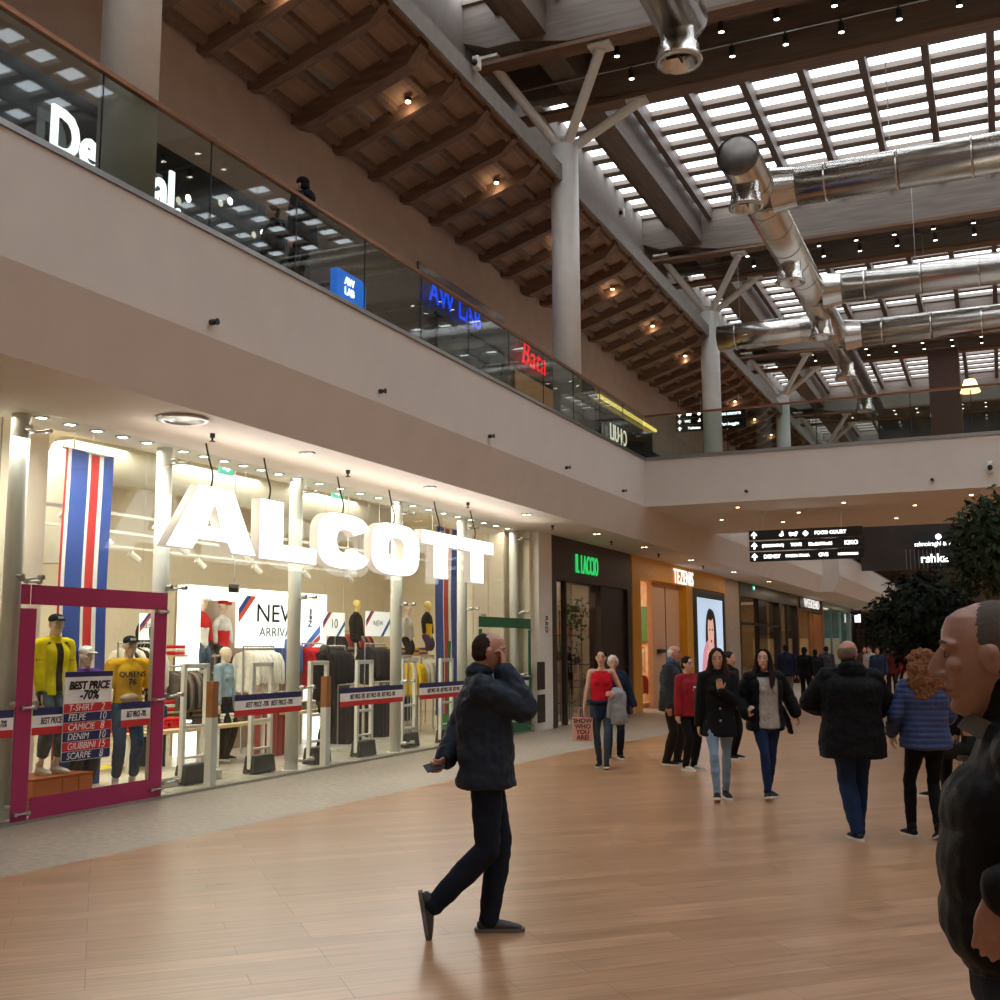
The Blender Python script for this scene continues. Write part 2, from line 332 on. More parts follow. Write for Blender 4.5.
# ---- tree columns
def tree_column(y,label,top=11.77,full=True):
    r=empty('tree_column',(-7.52,y,5.95)); top-=5.95; tag(r,label,'column','white tree columns along the gallery edge','thing')
    MB().cyl((0,0,0),(0,0,top),.28,40).build('shaft',M_white,r,smooth='x' and False)
    r.children[0].data.polygons.foreach_set('use_smooth',[len(p.vertices)==4 for p in r.children[0].data.polygons])
    MB().cyl((0,0,top),(0,0,top+.12),.15,24).cyl((0,0,top+.12),(0,0,top+.17),.2,24).build('column_head',M_white,r)
    for dx in(-1.12,1.2):
        for dy in(-1.15,1.2):
            zt=(13.42 if dx<0 else 13.15)-5.95
            s=MB().cyl((dx*.06,dy*.06,top-.02),(dx,dy,zt-.1),.1,16).build('strut',M_white,r)
            MB().box(dx-.22,dx+.22,dy-.17,dy+.17,zt-.1,zt-.04).build('bearing_plate',M_white,s)
    return r
for y,l in zip(YC[1:6],['thick white tree column at the near left beside the black shop sign','white tree column in front of the red shop sign on the gallery','white tree column just behind the footbridge','second white tree column past the footbridge','third white tree column past the footbridge']): tree_column(y,l)
# ---- track lights between the paired beams
def track(y,label):
    r=empty('track_light_rail',(0,y,13.45)); tag(r,label,'track light','track lights under the atrium roof','thing')
    MB().box(-8.8,11,-.025,.025,-.02,.02).build('rail',M_steel,r)
    x=-6.2
    xs=[]
    while x<4: xs.append(x); x+=1.03
    for x in xs:
        h=MB().cyl((x,0,0),(x,0,-.1),.02,8).cyl((x,0,-.08),(x,.03,-.26),.055,12).build('spot_head',M_dark,r)
        MB().cyl((x,.03,-.262),(x,.031,-.268),.05,12).build('lamp',M_lamp,h)
for c in YC[2:6]:
    track(c-.55,'track light rail with white spots, nearer of its pair, roof bay %s'%{20:'ahead of the footbridge',32.3:'just past the footbridge',44.6:'second past the footbridge',57:'third past the footbridge'}[c])
    track(c+.4,'track light rail with white spots, farther of its pair, roof bay %s'%{20:'ahead of the footbridge',32.3:'just past the footbridge',44.6:'second past the footbridge',57:'third past the footbridge'}[c])
# ---- ducts
DXX=-3.88; DZ=10.62; DR=.375
def ring(mb,p,t,r,w=.03):
    p=V(p);t=V(t); mb.cyl(p-t*w/2,p+t*w/2,r,32,cap=False)
def long_duct(y0,y1,label,nozz,branches=(),capn=True):
    r=empty('air_duct',(DXX,y0,DZ)); tag(r,label,'air duct')
    g=MB().cyl((0,0,0),(0,y1-y0,0),DR,40); 
    y=1.2
    while y<y1-y0: ring(g,(0,y,0),(0,1,0),DR+.012); y+=1.2
    b=g.build('duct_run',M_duct,r); b.data.polygons.foreach_set('use_smooth',[len(p.vertices)==4 for p in b.data.polygons])
    MB().lathe((0,0,0),[(DR+.01,0.02),(DR+.012,-.03),(DR*.8,-.06),(DR*.4,-.085),(.001,-.09)],36,Matrix.Rotation(R(-90),3,'X')).build('end_cap',M_ductcap,r,smooth=True)
    for yy in nozz:
        yl=yy-y0
        n=MB().lathe((0,yl,0),[(.25,-.2),(.25,-.52),(.29,-.54),(.29,-.66),(.33,-.72),(.33,-.77),(.25,-.77),(.23,-.52),(.02,-.46)],28).build('nozzle',M_duct,r,smooth=True)
        MB().box(-.18,.18,yl-.012,yl+.012,-.68,-.5).box(-.012,.012,yl-.18,yl+.18,-.68,-.5).build('damper_blade',M_dark,n)
    return r
def cross_duct(y,x1,label,x0=DXX,z=DZ):
    r=empty('cross_duct',(x0,y,z)); tag(r,label,'air duct')
    s=1 if x1>x0 else -1
    g=MB().cyl((0,0,0),(x1-x0,0,0),DR,40); d=1.3
    while d<abs(x1-x0): ring(g,(s*d,0,0),(1,0,0),DR+.012); d+=1.3
    b=g.build('duct_run',M_duct,r); b.data.polygons.foreach_set('use_smooth',[len(p.vertices)==4 for p in b.data.polygons])
    MB().cyl((s*.3,0,0),(s*.75,0,0),DR+.07,36,r2=DR+.005).build('collar',M_duct,r)
    for q in (2.5,5.5,8.5):
        if q<abs(x1-x0): MB().cyl((s*q,0,DR),(s*q,0,13.3-z),.008,6).build('hanger_rod',M_steel,r)
    return r
long_duct(8.5,14.6,'shiny round duct ending overhead at the top edge, above the track lights',[14.35],capn=True).location.x=-3.66
long_duct(19.3,43,'long shiny round duct running down the atrium under the skylight with outlets',[19.95,24.7,29.6,34.6,39.8])
cross_duct(21.2,12,'shiny cross duct nearest, branching right under the first skylight')
cross_duct(28.0,12,'shiny cross duct second down the atrium, lit along its top')
cross_duct(32.4,12,'shiny cross duct third down the atrium, right branch')
cross_duct(31.2,-7.0,'shiny cross duct reaching left behind the second tree column')
# ---- balustrades
def balustrade(p,q,label,post=1.5,z=5.95,h=1.02,kind=None):
    p=V(p);q=V(q);L=(q-p).length;t=(q-p)/L; r=empty('balustrade',p); tag(r,label,'balustrade')
    Rm=Matrix.Rotation(math.atan2(t.y,t.x),3,'Z')
    n=max(1,round(L/post)); 
    MB().bar((0,0,h),t*L+V((0,0,h)),.06,.045).build('handrail',M_rail,r)
    MB().bar((0,0,.03),t*L+V((0,0,.03)),.05,.06).build('base_channel',M_steel,r)
    for i in range(n):
        a=t*(L*i/n+.01);b=t*(L*(i+1)/n-.01)
        MB().bar(a+V((0,0,h/2+.01)),b+V((0,0,h/2+.01)),.014,h-.06).build('glass_panel',M_bglass,r)
    for i in range(1,n):
        c=t*(L*i/n); MB().cyl(c+V((0,0,.05)),c+V((0,0,h)),.009,8).build('joint_strip',M_dark,r)
balustrade((-7.21,-2,5.95),(-7.21,24.1,5.95),'glass balustrade with copper handrail along the near gallery edge')
balustrade((-7.21,24.14,5.95),(12,24.14,5.95),'glass balustrade with copper handrail on the front of the footbridge',post=1.9)
balustrade((-7.21,30.75,5.95),(12,30.75,5.95),'glass balustrade with copper handrail on the far side of the footbridge',post=1.9)
balustrade((-7.21,30.8,5.95),(-7.21,51.5,5.95),'glass balustrade along the gallery beyond the footbridge')
balustrade((-6.46,51.5,5.95),(-6.46,90,5.95),'distant glass balustrade far along the gallery')
# ---- small fittings on fascia and soffits
def sprinkler(p,label,grp,n=(1,0,0)):
    o=MB().cyl((0,0,0),V(n)*.05,.03,10).cyl(V(n)*.04,V(n)*.09,.012,8).cyl(V(n)*.085,V(n)*.095,.035,10).build('sprinkler_head',M_dark); o.location=p; tag(o,label,'sprinkler',grp)
for y in (8.8,12.2,15.6,19,22.4): sprinkler((-7.2,y,5.02),'small sprinkler head on the long gallery fascia','sprinklers on the gallery fascia')
for x in (-4.9,-1.1,2.0): sprinkler((x,24.1,5.08),'small sprinkler head on the footbridge fascia','sprinklers on the footbridge fascia',(0,-1,0))
for i,(x,y) in enumerate([(-5.3,25),(-4.2,26.6),(-3,25.2),(-1.6,26.4),(-.4,25.1),(-4.9,28.5),(-2.2,28.9),(-.2,28.2),(-6.2,27.3)]):
    r=MB().cyl((0,0,0),(0,0,-.015),.07,16).build('recessed_downlight',M_steel); r.location=(x,y,4.87); tag(r,'small recessed downlight in the underside of the footbridge','downlight','downlights under the footbridge')
    MB().cyl((0,0,-.015),(0,0,-.02),.04,12).build('lamp',M_lampw,r)
for i in range(11):
    y=8.5+.4*i+(0.25 if i>4 else 0)
    r=MB().lathe((0,0,0),[(.0,0),(.085,0),(.085,-.012),(.06,-.012),(.055,0)],20).build('round_downlight',M_steel); r.location=(-9.15,y,4.15); tag(r,'round white downlight in the row just inside the clothes shop glass','downlight','downlights above the clothes shop window')
    MB().cyl((0,0,-.002),(0,0,-.008),.055,16).build('lamp',M_lamp,r)
for i in range(14):
    y=13.2+.58*i
    r=MB().lathe((0,0,0),[(.0,0),(.085,0),(.085,-.012),(.06,-.012),(.055,0)],20).build('round_downlight',M_steel); r.location=(-9.15,y,4.15); tag(r,'round white downlight in the row just inside the clothes shop glass','downlight','downlights above the clothes shop window')
    MB().cyl((0,0,-.002),(0,0,-.008),.055,16).build('lamp',M_lamp,r)
def diffuser(y,R_,label):
    r=MB().lathe((0,0,0),[(R_,0),(R_*1.02,-.03),(R_*.8,-.035),(R_*.8,-.005),(R_*.55,-.03),(R_*.5,-.005),(R_*.25,-.03),(0.001,-.02)],36).build('air_diffuser',M_steel,smooth=True); r.location=(-7.83,y,4.15); tag(r,label,'air diffuser')
diffuser(9.17,.27,'large round metal diffuser in the soffit over the striped banner')
for y in (11.5,14.8,18.6,22.5,26,30.5,36,42):
    r=MB().cyl((0,0,0),(0,0,-.02),.1,20).build('soffit_spot',M_steel); r.location=(-7.83,y,4.15); tag(r,'small twin spot recessed in the soffit strip over the shop fronts','downlight','spots in the soffit strip')
    MB().cyl((-.04,0,-.02),(-.04,0,-.025),.03,10).cyl((.05,0,-.02),(.05,0,-.025),.03,10).build('lamp',M_lampw,r)
for y in (10,12.9,16.7,20.6,24.3,28.2,33):
    sprinkler((-8.1,y,4.15),'tiny sprinkler head in the soffit strip over the shop fronts','sprinklers in the soffit strip',(0,0,-1))
# gallery ceiling lamps
for i in range(12):
    y=11.2+3.55*i
    r=MB().cyl((0,0,0),(0,0,-.05),.06,14).build('ceiling_spot',M_dark); r.location=(-8.45,y+.4,gz(-8.45)+.1); tag(r,'small round lamp between the beams of the gallery ceiling','ceiling lamp','lamps between the gallery beams')
    MB().ell((0,0,-.06),(.045,.045,.025)).build('lamp',M_lampw,r)
def camera_dome(p,label):
    r=empty('security_camera',p); tag(r,label,'security camera')
    MB().obox((0,0,0),(.12,.14,.22)).build('housing',M_white,r,bevel=.02); MB().ell((.0,-.08,-.02),(.05,.05,.06)).build('lens',M_black,r,smooth=True)
camera_dome(at(990,467,'y',24.0),'white security camera on the footbridge fascia')
camera_dome(V((-7.4,15.6,11.35)),'white security camera at the gallery roof edge left of the tree column')
camera_dome(V((-7.15,22.6,11.3)),'white security camera at the gallery roof edge right of the tree column')
# ================================================================ CLOTHES SHOP
M_red=flat('c8282c'); M_blue=flat('2b4a9c'); M_navy=flat('23285c'); M_wht=flat('f2f0ec'); M_green=flat('1f6b45'); M_mag=flat('a82a5c',.45)
M_letter=glow('letter_face','ffffff',2.4); M_lside=glow('letter_side','e8ddd0',.45)
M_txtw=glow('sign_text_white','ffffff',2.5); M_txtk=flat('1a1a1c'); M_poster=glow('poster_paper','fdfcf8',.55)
M_glowp=glow('white_lightbox','fffdf6',1.5)
struct('ceiling_shop',MB().box(-16,-9.5,4,27.5,4.9,4.95),M_cream)
struct('wall_shop_back',MB().box(-16.2,-16,4,27.6,0,4.95),M_cream)
struct('wall_shop_left',MB().box(-16,-9,3.9,4,0,4.95),M_cream)
struct('wall_shop_right',MB().box(-10.95,-8.95,21.4,21.55,0,4.95).box(-10.95,-10.85,21.4,27.5,0,4.95).box(-16,-10.85,27.5,27.6,0,4.95),M_cream)
struct('wall_pier',MB().box(-9.6,-8.8,21.55,22.3,0,4.16),M_white)
struct('wall_left_near',MB().box(-9.2,GX,-8,7.6,0,4.16),M_cream)
# panelled partition in the window display
r=empty('panelled_partition',(-10.35,7,0)); tag(r,'white panelled partition behind the yellow jacket mannequin','partition wall',kind='thing')
MB().box(-.06,0,-2.6,2.75,0,4.6).build('wall_board',M_cream,r)
g=MB()
for y in (.35,.75,1.15,1.6,2.05,2.45): g.box(0,.006,y-.008,y+.008,0,4.6)
for z,a,b in((1.2,.35,1.15),(2.4,.35,1.6),(3.1,1.15,2.05)): g.box(0,.006,a,b,z-.006,z+.006)
g.build('panel_joint',flat('8d8474'),r)
# glass
joints=[7.6,9.05,10.36,11.75,13.15,14.6,16.0,17.45,18.75,20.1,21.4]
for i,(a,b) in enumerate(zip(joints[:-1],joints[1:])):
    struct('window_%d'%(i+2),MB().box(GX-.01,GX,a+.008,b-.008,.02,4.14),M_glass,'frameless shop window glass')
struct('trim_4',MB().box(GX-.06,GX+.03,7.6,21.5,0,.03),M_steel)
def pole(y,label):
    r=empty('shop_pole',(-9.22,y,0)); tag(r,label,'pole','white poles behind the clothes shop glass')
    o=MB().cyl((0,0,0),(0,0,4.9),.095,28).cyl((0,0,0),(0,0,.02),.14,28).build('shaft',M_white,r); o.data.polygons.foreach_set('use_smooth',[len(p.vertices)==4 for p in o.data.polygons])
    for z in (3.95,2.42,1.15,.15):
        g=MB().cyl((.08,0,z),(.2,0,z),.018,10)
        for s in(-1,1):
            g.cyl((.2,0,z),(.24,s*.13,z+.02),.013,8); g.cyl((.22,s*.13,z+.02),(.29,s*.13,z+.02),.026,12)
        g.build('glass_fitting',M_steel,r)
for y,l in zip((8.3,10.5,13.3,16.25,18.75,21.2),['white pole left of the yellow jacket mannequin','white pole at the right edge of the magenta framed window','white pole in front of the new arrival screen','white pole right of the hanging new poster','white pole left of the green framed window','white pole at the right end of the shop window']): pole(y,l)
# magenta frame stuck on the first window
def vinyl_frame(y0,y1,z1,w,m,label,X=GX+.012):
    r=empty('window_frame_sticker',(X,y0,0)); tag(r,label,'window frame',kind='thing'); L=y1-y0
    for n,a in (('top_band',(0.13,L-.0,z1-.2,z1)),('left_band',(0,w,0.0,z1-.24)),('right_band',(L-w,L,.0,z1-.24)),('bottom_band',(w+.04,L-w,.02,.24))):
        MB().box(0,.012,*a).build(n,m,r)
    MB().box(0,.012,0,.11,z1-.2,z1).build('corner_patch',m,r)
    for (y,z) in ((.12,z1+.03),(L-.1,z1-.22),(.14,1.13),(L-.1,1.13),(.12,.1),(L-.1,.12)):
        g=MB(); g.cyl((0,y-.08,z),(.05,y-.08,z),.022,10); g.cyl((0,y+.08,z),(.05,y+.08,z),.022,10); g.cyl((.04,y-.08,z),(.04,y+.08,z),.012,8)
        g.build('glass_clamp',M_steel,r)
vinyl_frame(8.16,10.3,2.36,.2,M_mag,'magenta frame around the near window with mannequins')
vinyl_frame(18.88,21.4,2.3,.13,M_green,'dark green frame on the far window of the clothes shop')
# letters
def letter(y,z,w,outs,label,cab,h=.75):
    cu=bpy.data.curves.new('l','CURVE'); cu.dimensions='2D'; cu.fill_mode='BOTH'; cu.extrude=.06; cu.bevel_depth=.008
    for pts in outs:
        sp=cu.splines.new('POLY'); sp.points.add(len(pts)-1); sp.use_cyclic_u=True
        for p,q in zip(sp.points,pts): p.co=(q[0],q[1],0,1)
    t=bpy.data.objects.new('l',cu); COL.objects.link(t); bpy.context.view_layer.update()
    me=bpy.data.meshes.new_from_object(t.evaluated_get(bpy.context.evaluated_depsgraph_get())); bpy.data.objects.remove(t)
    me.transform(onwall(0,0,0)); me.materials.clear(); me.materials.append(M_letter); me.materials.append(M_lside)
    for q_ in me.polygons: q_.material_index=0 if abs(q_.normal.x)>.9 else 1
    r=empty('sign_letter',(-8.5,y,z)); tag(r,label,'sign letter','hanging lit letters of the shop sign')
    o=bpy.data.objects.new('letter_face',me); COL.objects.link(o); o.parent=r
    g=MB()
    for cx in cab: g.tube([(0,cx,h-.03),(.02,cx+.02,h+.15),(-.02,cx-.01,h+.35),(-.05,cx-.04,4.15-z)],[.012]*4,n=6,cap=False)
    g.build('cable',M_black,r)
def sup(a,b,cx,cy,t0,t1,n,e=3.2):
    o=[]
    for i in range(n+1):
        t=t0+(t1-t0)*i/n; c,s=math.cos(t),math.sin(t); o.append((cx+a*math.copysign(abs(c)**(2/e),c),cy+b*math.copysign(abs(s)**(2/e),s)))
    return o
letter(9.68,2.86,1.6,[[(0,0),(.43,0),(.53,.12),(1.07,.12),(1.16,0),(1.62,0),(1.16,.75),(.52,.75)],[(.68,.27),(.94,.27),(.84,.53),(.79,.53)]],'lit white letter A, first of the hanging sign',[.8])
letter(11.38,2.84,1.28,[[(0,0),(1.27,0),(1.27,.2),(.5,.2),(.5,.75),(0,.75)]],'lit white letter L of the hanging shop sign',[.25])
cp=sup(.69,.385,.7,.375,R(22),R(338),40)+sup(.24,.17,.72,.375,R(330),R(30),30,2.6)
letter(12.68,2.84,1.38,[cp],'lit white letter C of the hanging shop sign',[.7])
letter(14.1,2.84,1.5,[sup(.74,.39,.75,.375,0,2*PI,48)[:-1],sup(.24,.18,.75,.375,0,2*PI,32)[:-1]],'lit white letter O of the hanging shop sign',[.75])
T_=[(0,.54),(.42,.54),(.42,0),(.93,0),(.93,.54),(1.36,.54),(1.36,.75),(0,.75)]
letter(15.68,2.86,1.36,[T_],'lit white letter T after the O, left of the two Ts',[.68])
letter(17.08,2.86,1.36,[T_],'lit white letter T, last letter of the hanging sign',[.68])
# striped banners
def banner(X,y0,y1,z0,z1,cols,label):
    r=empty('striped_banner',(X,y0,z0)); tag(r,label,'banner'); W=y1-y0; tot=sum(w for _,w in cols); a=0; g=MB(); ms=[M_red,M_blue,M_wht]
    for c,w in cols:
        g.cur={'r':0,'b':1,'w':2}[c]; b=a+w/tot*W; n=8
        for i in range(n):
            f0=z0+(z1-z0)*i/n-z0; f1=z0+(z1-z0)*(i+1)/n-z0
            wv=lambda y,z: .03*math.sin(y*9)+.015*math.sin(z*2)
            g.quad((wv(a,f0),a,f0),(wv(b,f0),b,f0),(wv(b,f1),b,f1),(wv(a,f1),a,f1))
        a=b
    g.build('cloth',ms,r); MB().cyl((0,-.03,z1-z0),(0,W+.03,z1-z0),.015,10).build('top_rod',M_steel,r)
banner(-9.95,9.62,10.38,.12,4.07,[('r',2),('w',3),('b',20),('w',4),('r',10),('w',4),('b',9)],'tall blue white red striped banner behind the capped mannequins')
y2,z2=yz(436,526,-10.2); y3,_=yz(463,530,-10.2); 
banner(-10.2,y2,y3,.4,z2,[('b',8),('w',2),('r',5),('w',2),('b',6),('w',2),('r',5)],'tall striped banner hanging right of the wall of black tops')
# price board on the glass
y0,z1=yz(66,672,GX+.05); y1,_=yz(113,672,GX+.05); _,z0=yz(66,762,GX+.05)
r=empty('price_board',(GX+.03,y0,z0)); tag(r,'best price board of red and blue rows stuck on the magenta framed window','price board')
W=y1-y0;H=z1-z0; MB().box(0,.015,0,W,H*.0,H).build('board',M_wht,r)
MB().box(.015,.02,0,W,H*.94,H).build('top_stripe',M_navy,r)
text('headline_lettering','BEST PRICE',W*.17,M_txtk,onwall(.022,W*.5,H*.84),.002,r,off=.004,shear=.2)
text('headline_lettering','-70%',W*.2,M_txtk,onwall(.022,W*.5,H*.73),.002,r,off=.004,shear=.2)
rows=[('T-SHIRT','2'),('FELPE','10'),('CAMICIE','8'),('DENIM','10'),('GIUBBINI','15'),('SCARPE','8')]
for i,(a,b) in enumerate(rows):
    zt=H*.64-i*H*.107
    row=MB().box(.015,.021,0,W,zt-H*.098,zt).build('price_row',M_red if i%2==0 else M_navy,r)
    text('lettering',a,W*.145,M_wht,onwall(.023,W*.08,zt-H*.05),.001,row,shear=.2,align='LEFT'); text('lettering',b,W*.17,M_wht,onwall(.023,W*.8,zt-H*.05),.001,row,shear=.2)
# best price tape on the windows
def tape(y0,y1,n,label,z=.85,h=.27):
    r=empty('window_tape',(GX+.016,y0,z)); tag(r,label,'window sticker','best price tapes across the shop window'); L=y1-y0
    MB().box(0,.006,0,L,h*.28,h*.72).build('white_stripe',M_wht,r); MB().box(0,.006,0,L,h*.72,h).build('blue_stripe',M_navy,r); MB().box(0,.006,0,L,0,h*.28).build('red_stripe',M_red,r)
    text('lettering','   '.join(['BEST PRICE -70%']*n),h*.34,M_txtk,onwall(.008,L/2,h*.5),.001,r,off=.002,shear=.2,sx=min(1.2,L/(n*1.0)))
tape(7.65,8.14,1,'striped tape at the left end of the window, left of the magenta frame')
tape(8.38,8.98,1,'striped best price tape left of the price board'); tape(9.62,10.08,1,'striped best price tape right of the price board')
tape(11.62,13.1,2,'striped best price tape in front of the new arrival screen'); tape(14.1,15.98,3,'striped best price tape under the hanging posters'); tape(16.55,18.5,3,'striped best price tape in front of the far rack'); tape(18.9,21.3,3,'striped best price tape on the green framed window')
# ---- security gates
def gate(x,y,label):
    r=empty('security_gate',(x,y,0),0); tag(r,label,'security gate','anti-theft gates behind the shop glass')
    g=MB(); w=.22
    for s in(-1,1): g.box(-.03,.03,s*w-.03,s*w+.03,.0,1.52)
    g.box(-.03,.03,-w,w,1.46,1.52); g.box(-.025,.025,-w,w,.7,.74); g.box(-.025,.025,-w,w,.32,.35); g.build('frame',M_white,r,bevel=.006)
    MB().obox((0,0,.13),(.2,.52,.24),taper=.85).build('base',M_dark,r,bevel=.015)
for p,l in zip([(-9.55,11.6),(-9.5,12.95),(-9.45,14.3),(-9.4,15.55),(-9.5,17.2),(-9.35,18.35)],['anti-theft gate just right of the magenta frame','anti-theft gate left of the pole before the screen','anti-theft gate by the black clothed mannequin','anti-theft gate under the hanging ten poster','anti-theft gate right of the third pole','anti-theft gate in front of the green display']): gate(*p,l)
def wood_post(y,label):
    r=empty('counter_post',(-9.15,y,0)); tag(r,label,'post','wooden topped posts behind the window tape')
    MB().box(-.05,.05,-.06,.06,0,.85).build('lower_post',M_white,r); MB().box(-.05,.05,-.06,.06,.85,1.3).build('wood_top',flat('a8693a'),r)
wood_post(11.45,'white post with wooden top at the tape left of the screen pole'); wood_post(14.05,'white post with wooden top at the tape under the posters')
# ---- shop ceiling kit
M_shopduct=flat('cfc7b8',.5)
r=empty('ventilation_duct',(-12.2,12,4.1)); tag(r,'white bent ventilation duct under the shop ceiling','air duct')
g=MB(); g.tube([(0,-.6,-1.2),(0,-.6,-.4),(0,-.2,.25),(0,.7,.4),(0,9,.4)],[.3]*5,side=(1,0,0),n=20,sub=5,cap=False); g.build('duct_run',M_shopduct,r,smooth=True)
for i in range(3):
    x=-10.4-1.25*i
    r=empty('shop_light_track',(x,6,3.45-.05*i)); tag(r,'white spotlight track under the shop ceiling, %s from the glass'%['first','second','third'][i],'track light')
    MB().box(-.025,.025,0,15,-.02,.02).build('rail',M_white,r)
    for k in range(5): MB().cyl((0,1+k*3.2,0),(0,1+k*3.2,1.4),.01,6).build('suspension_rod',M_white,r)
    for k in range(9):
        y=.8+1.65*k+.3*i
        s=MB().cyl((0,y,-.02),(0,y,-.1),.02,8).cyl((0,y-.06,-.08),(.05,y+.1,-.2),.055,14).build('spot_head',M_white,r)
        MB().cyl((.05,y+.1,-.2),(.053,y+.104,-.205),.045,14).build('lamp',M_lamp,s)
r=empty('camera_projector',at(234,588,'x',-9.9)); tag(r,'black round camera under the shop ceiling left of the screen','camera')
MB().cyl((-.06,-.03,0),(.06,.03,-.01),.06,18).build('body',M_black,r); MB().cyl((.06,.03,-.01),(.066,.033,-.0105),.042,14).build('lens',M_steel,r); MB().cyl((0,0,.05),(0,0,.55),.007,8).build('bracket',M_steel,r)
# ---- lit portal with screen
def Pyz(x,y,X=-12): return yz(x,y,X)
yl,zt=Pyz(190,590); yr,zt2=Pyz(327,590); zt=2.75
r=empty('lit_display_portal',(-12,yl,0)); tag(r,'white glowing portal frame around the screen and shirt niche','display frame')
L=yr-yl
MB().box(-.25,0,0,L,zt-.22,zt).build('top_beam',M_glowp,r); MB().box(-.25,0,0,.28,0,zt-.22).build('post',M_glowp,r); MB().box(-.25,0,L-.38,L,0,zt-.22).build('post',M_glowp,r)
MB().box(-.3,-.25,0,L,0,zt).build('back_board',flat('a58c74'),r)
ys0,zs1=Pyz(238,595,-11.9); ys1,_=Pyz(300,595,-11.9); _,zs0=Pyz(240,648,-11.9); ys2,_=Pyz(320,595,-11.9)
def corner_stripes(g,parent,W,H,s=.3,depth=.006):
    for c,o in((M_blue,.0),(flat('e2553b'),.09)):
        a=s+o*H*1.6;b=a+.07*H*1.6*1.3
        q=MB().add([(depth,0,H-b),(depth,0,H-a),(depth,a,H),(depth,b,H)],[(0,3,2,1)]).build('corner_stripe',c,parent)
r=empty('new_arrival_screen',(-11.88,ys0,zs0)); tag(r,'big white screen reading new arrival inside the glowing portal','screen')
W=ys2-ys0;H=zs1-zs0; MB().box(-.06,0,0,W,0,H).build('panel',glow('screen_white','ffffff',1.0),r); corner_stripes(None,r,W,H,.25*H)
for i,(c,o) in enumerate(((flat('4a7ad0'),.0),(flat('e2553b'),.28))):
    MB().add([(.006,W*.82+o*0,0+o*0),(.006,W,.32*H-o*H*.55),(.006,W,.5*H-o*H*.55),(.006,W*.76,0)],[(0,1,2,3)]).build('corner_stripe',c,r) if i==0 else MB().add([(.007,W*.88,0),(.007,W,.17*H),(.007,W,.3*H),(.007,W*.82,0)],[(0,1,2,3)]).build('corner_stripe',c,r)
text('headline_lettering','NEW',H*.5,M_txtk,onwall(.008,W*.45,H*.66),.002,r,sx=1.25); text('lettering','ARRIVAL',H*.26,flat('6a6a6a'),onwall(.008,W*.45,H*.3),.002,r,sx=1.2)
text('side_lettering','New',H*.2,M_txtk,onwall(.008,W*.86,H*.62)@Matrix.Rotation(R(90),4,'Z'),.002,r,off=.006)
def poster(x0,x1,y0_,y1_,X,t,label,sz=.5):
    ya,za=yz(x0,y0_,X); yb,_=yz(x1,y0_,X); _,zb=yz(x0,y1_,X)
    r=empty('hanging_poster',(X,ya,zb)); tag(r,label,'poster'); W=yb-ya;H=za-zb
    MB().box(-.01,0,0,W,0,H).build('sheet',M_poster,r); corner_stripes(None,r,W,H,.18)
    MB().add([(.004,W*.6,0),(.004,W*.72,0),(.004,W,.28*W),(.004,W,.4*W)],[(0,1,2,3)]).build('corner_stripe',flat('4a6fb5'),r)
    text('lettering',t,H*sz,M_txtk,onwall(.006,W*.5,H*.52),.001,r,sx=1.1)
    g=MB()
    for y in(.08*W,.92*W): g.cyl((-.005,y,H),(-.005,y,4.9-zb),.003,5)
    g.build('string',M_steel,r)
poster(323,345,612,636,-11.6,'10','small white hanging poster with the number ten',.55); poster(366,390,611,636,-11.6,'NEW','small white hanging poster reading new',.32); poster(140,157,613,640,-11.8,'BEST','small white poster reading best behind the black capped mannequin',.25)
# ---- clothes
GC={}
def garment_mesh(hx,kind='top'):
    k=(hx,kind)
    if k in GC: return GC[k]
    g=MB(); L={'top':.66,'long':1.0,'short':.5}[kind]
    g.tube([(0,0,0),(0,0,-.05),(0,0,-.2),(0,0,-L*.7),(0,0,-L)],[(.09,.03),(.2,.04),(.2,.05),(.19,.05),(.2,.055)],side=(1,0,0),n=12,sub=2,ex=2.6)
    if kind!='long':
        for s in(-1,1): g.tube([(s*.16,0,-.06),(s*.24,.01,-.2),(s*.25,.02,-.55)],[(.05,.035),(.05,.035),(.04,.03)],side=(1,0,0),n=8,sub=2)
    o=g.build('g',cloth(hx),smooth=True); me=o.data; bpy.data.objects.remove(o)
    h=MB().tube([(0,0,-.01),(0,0,.05),(.03,0,.08),(0,0,.11),(-.02,0,.09)],[.005]*5,n=6,cap=False).tube([(-.18,0,-.05),(0,0,.0),(.18,0,-.05)],[.008]*3,n=6)
    o=h.build('h',M_steel); mh=o.data; bpy.data.objects.remove(o); GC[k]=(me,mh); return GC[k]
def garment(x,y,z,rz,hx,label,group,kind='top'):
    me,mh=garment_mesh(hx,kind); o=bpy.data.objects.new('hanging_garment',me); COL.objects.link(o); o.location=(x,y,z); o.rotation_euler=(0,0,rz); tag(o,label,'garment',group)
    h=bpy.data.objects.new('hanger',mh); COL.objects.link(h); h.parent=o
    s=random.uniform(.93,1.05); o.scale=(1,1,s)
    return o
def rack(px_,py_,X,n,cols,label,glabel,zrail=None,kind='top',step=.075):
    """rail parallel to the glass, garments hung across it"""
    ya,z=yz(px_,py_,X); z=zrail or z; L=n*step+.1
    r=empty('clothes_rail',(X,ya,0)); tag(r,label,'clothes rail')
    MB().cyl((0,0,z),(0,L,z),.014,10).build('rail',M_steel,r)
    for y in(0,L): MB().cyl((0,y,0),(0,y,z),.014,10).build('leg',M_steel,r)
    for k in range(n): garment(X,ya+.08+k*step,z-.09,random.uniform(-.12,.12),cols[k%len(cols)] if isinstance(cols,(list,tuple)) else cols,glabel[k%len(cols)] if isinstance(glabel,list) else glabel,'garments: '+label,kind)
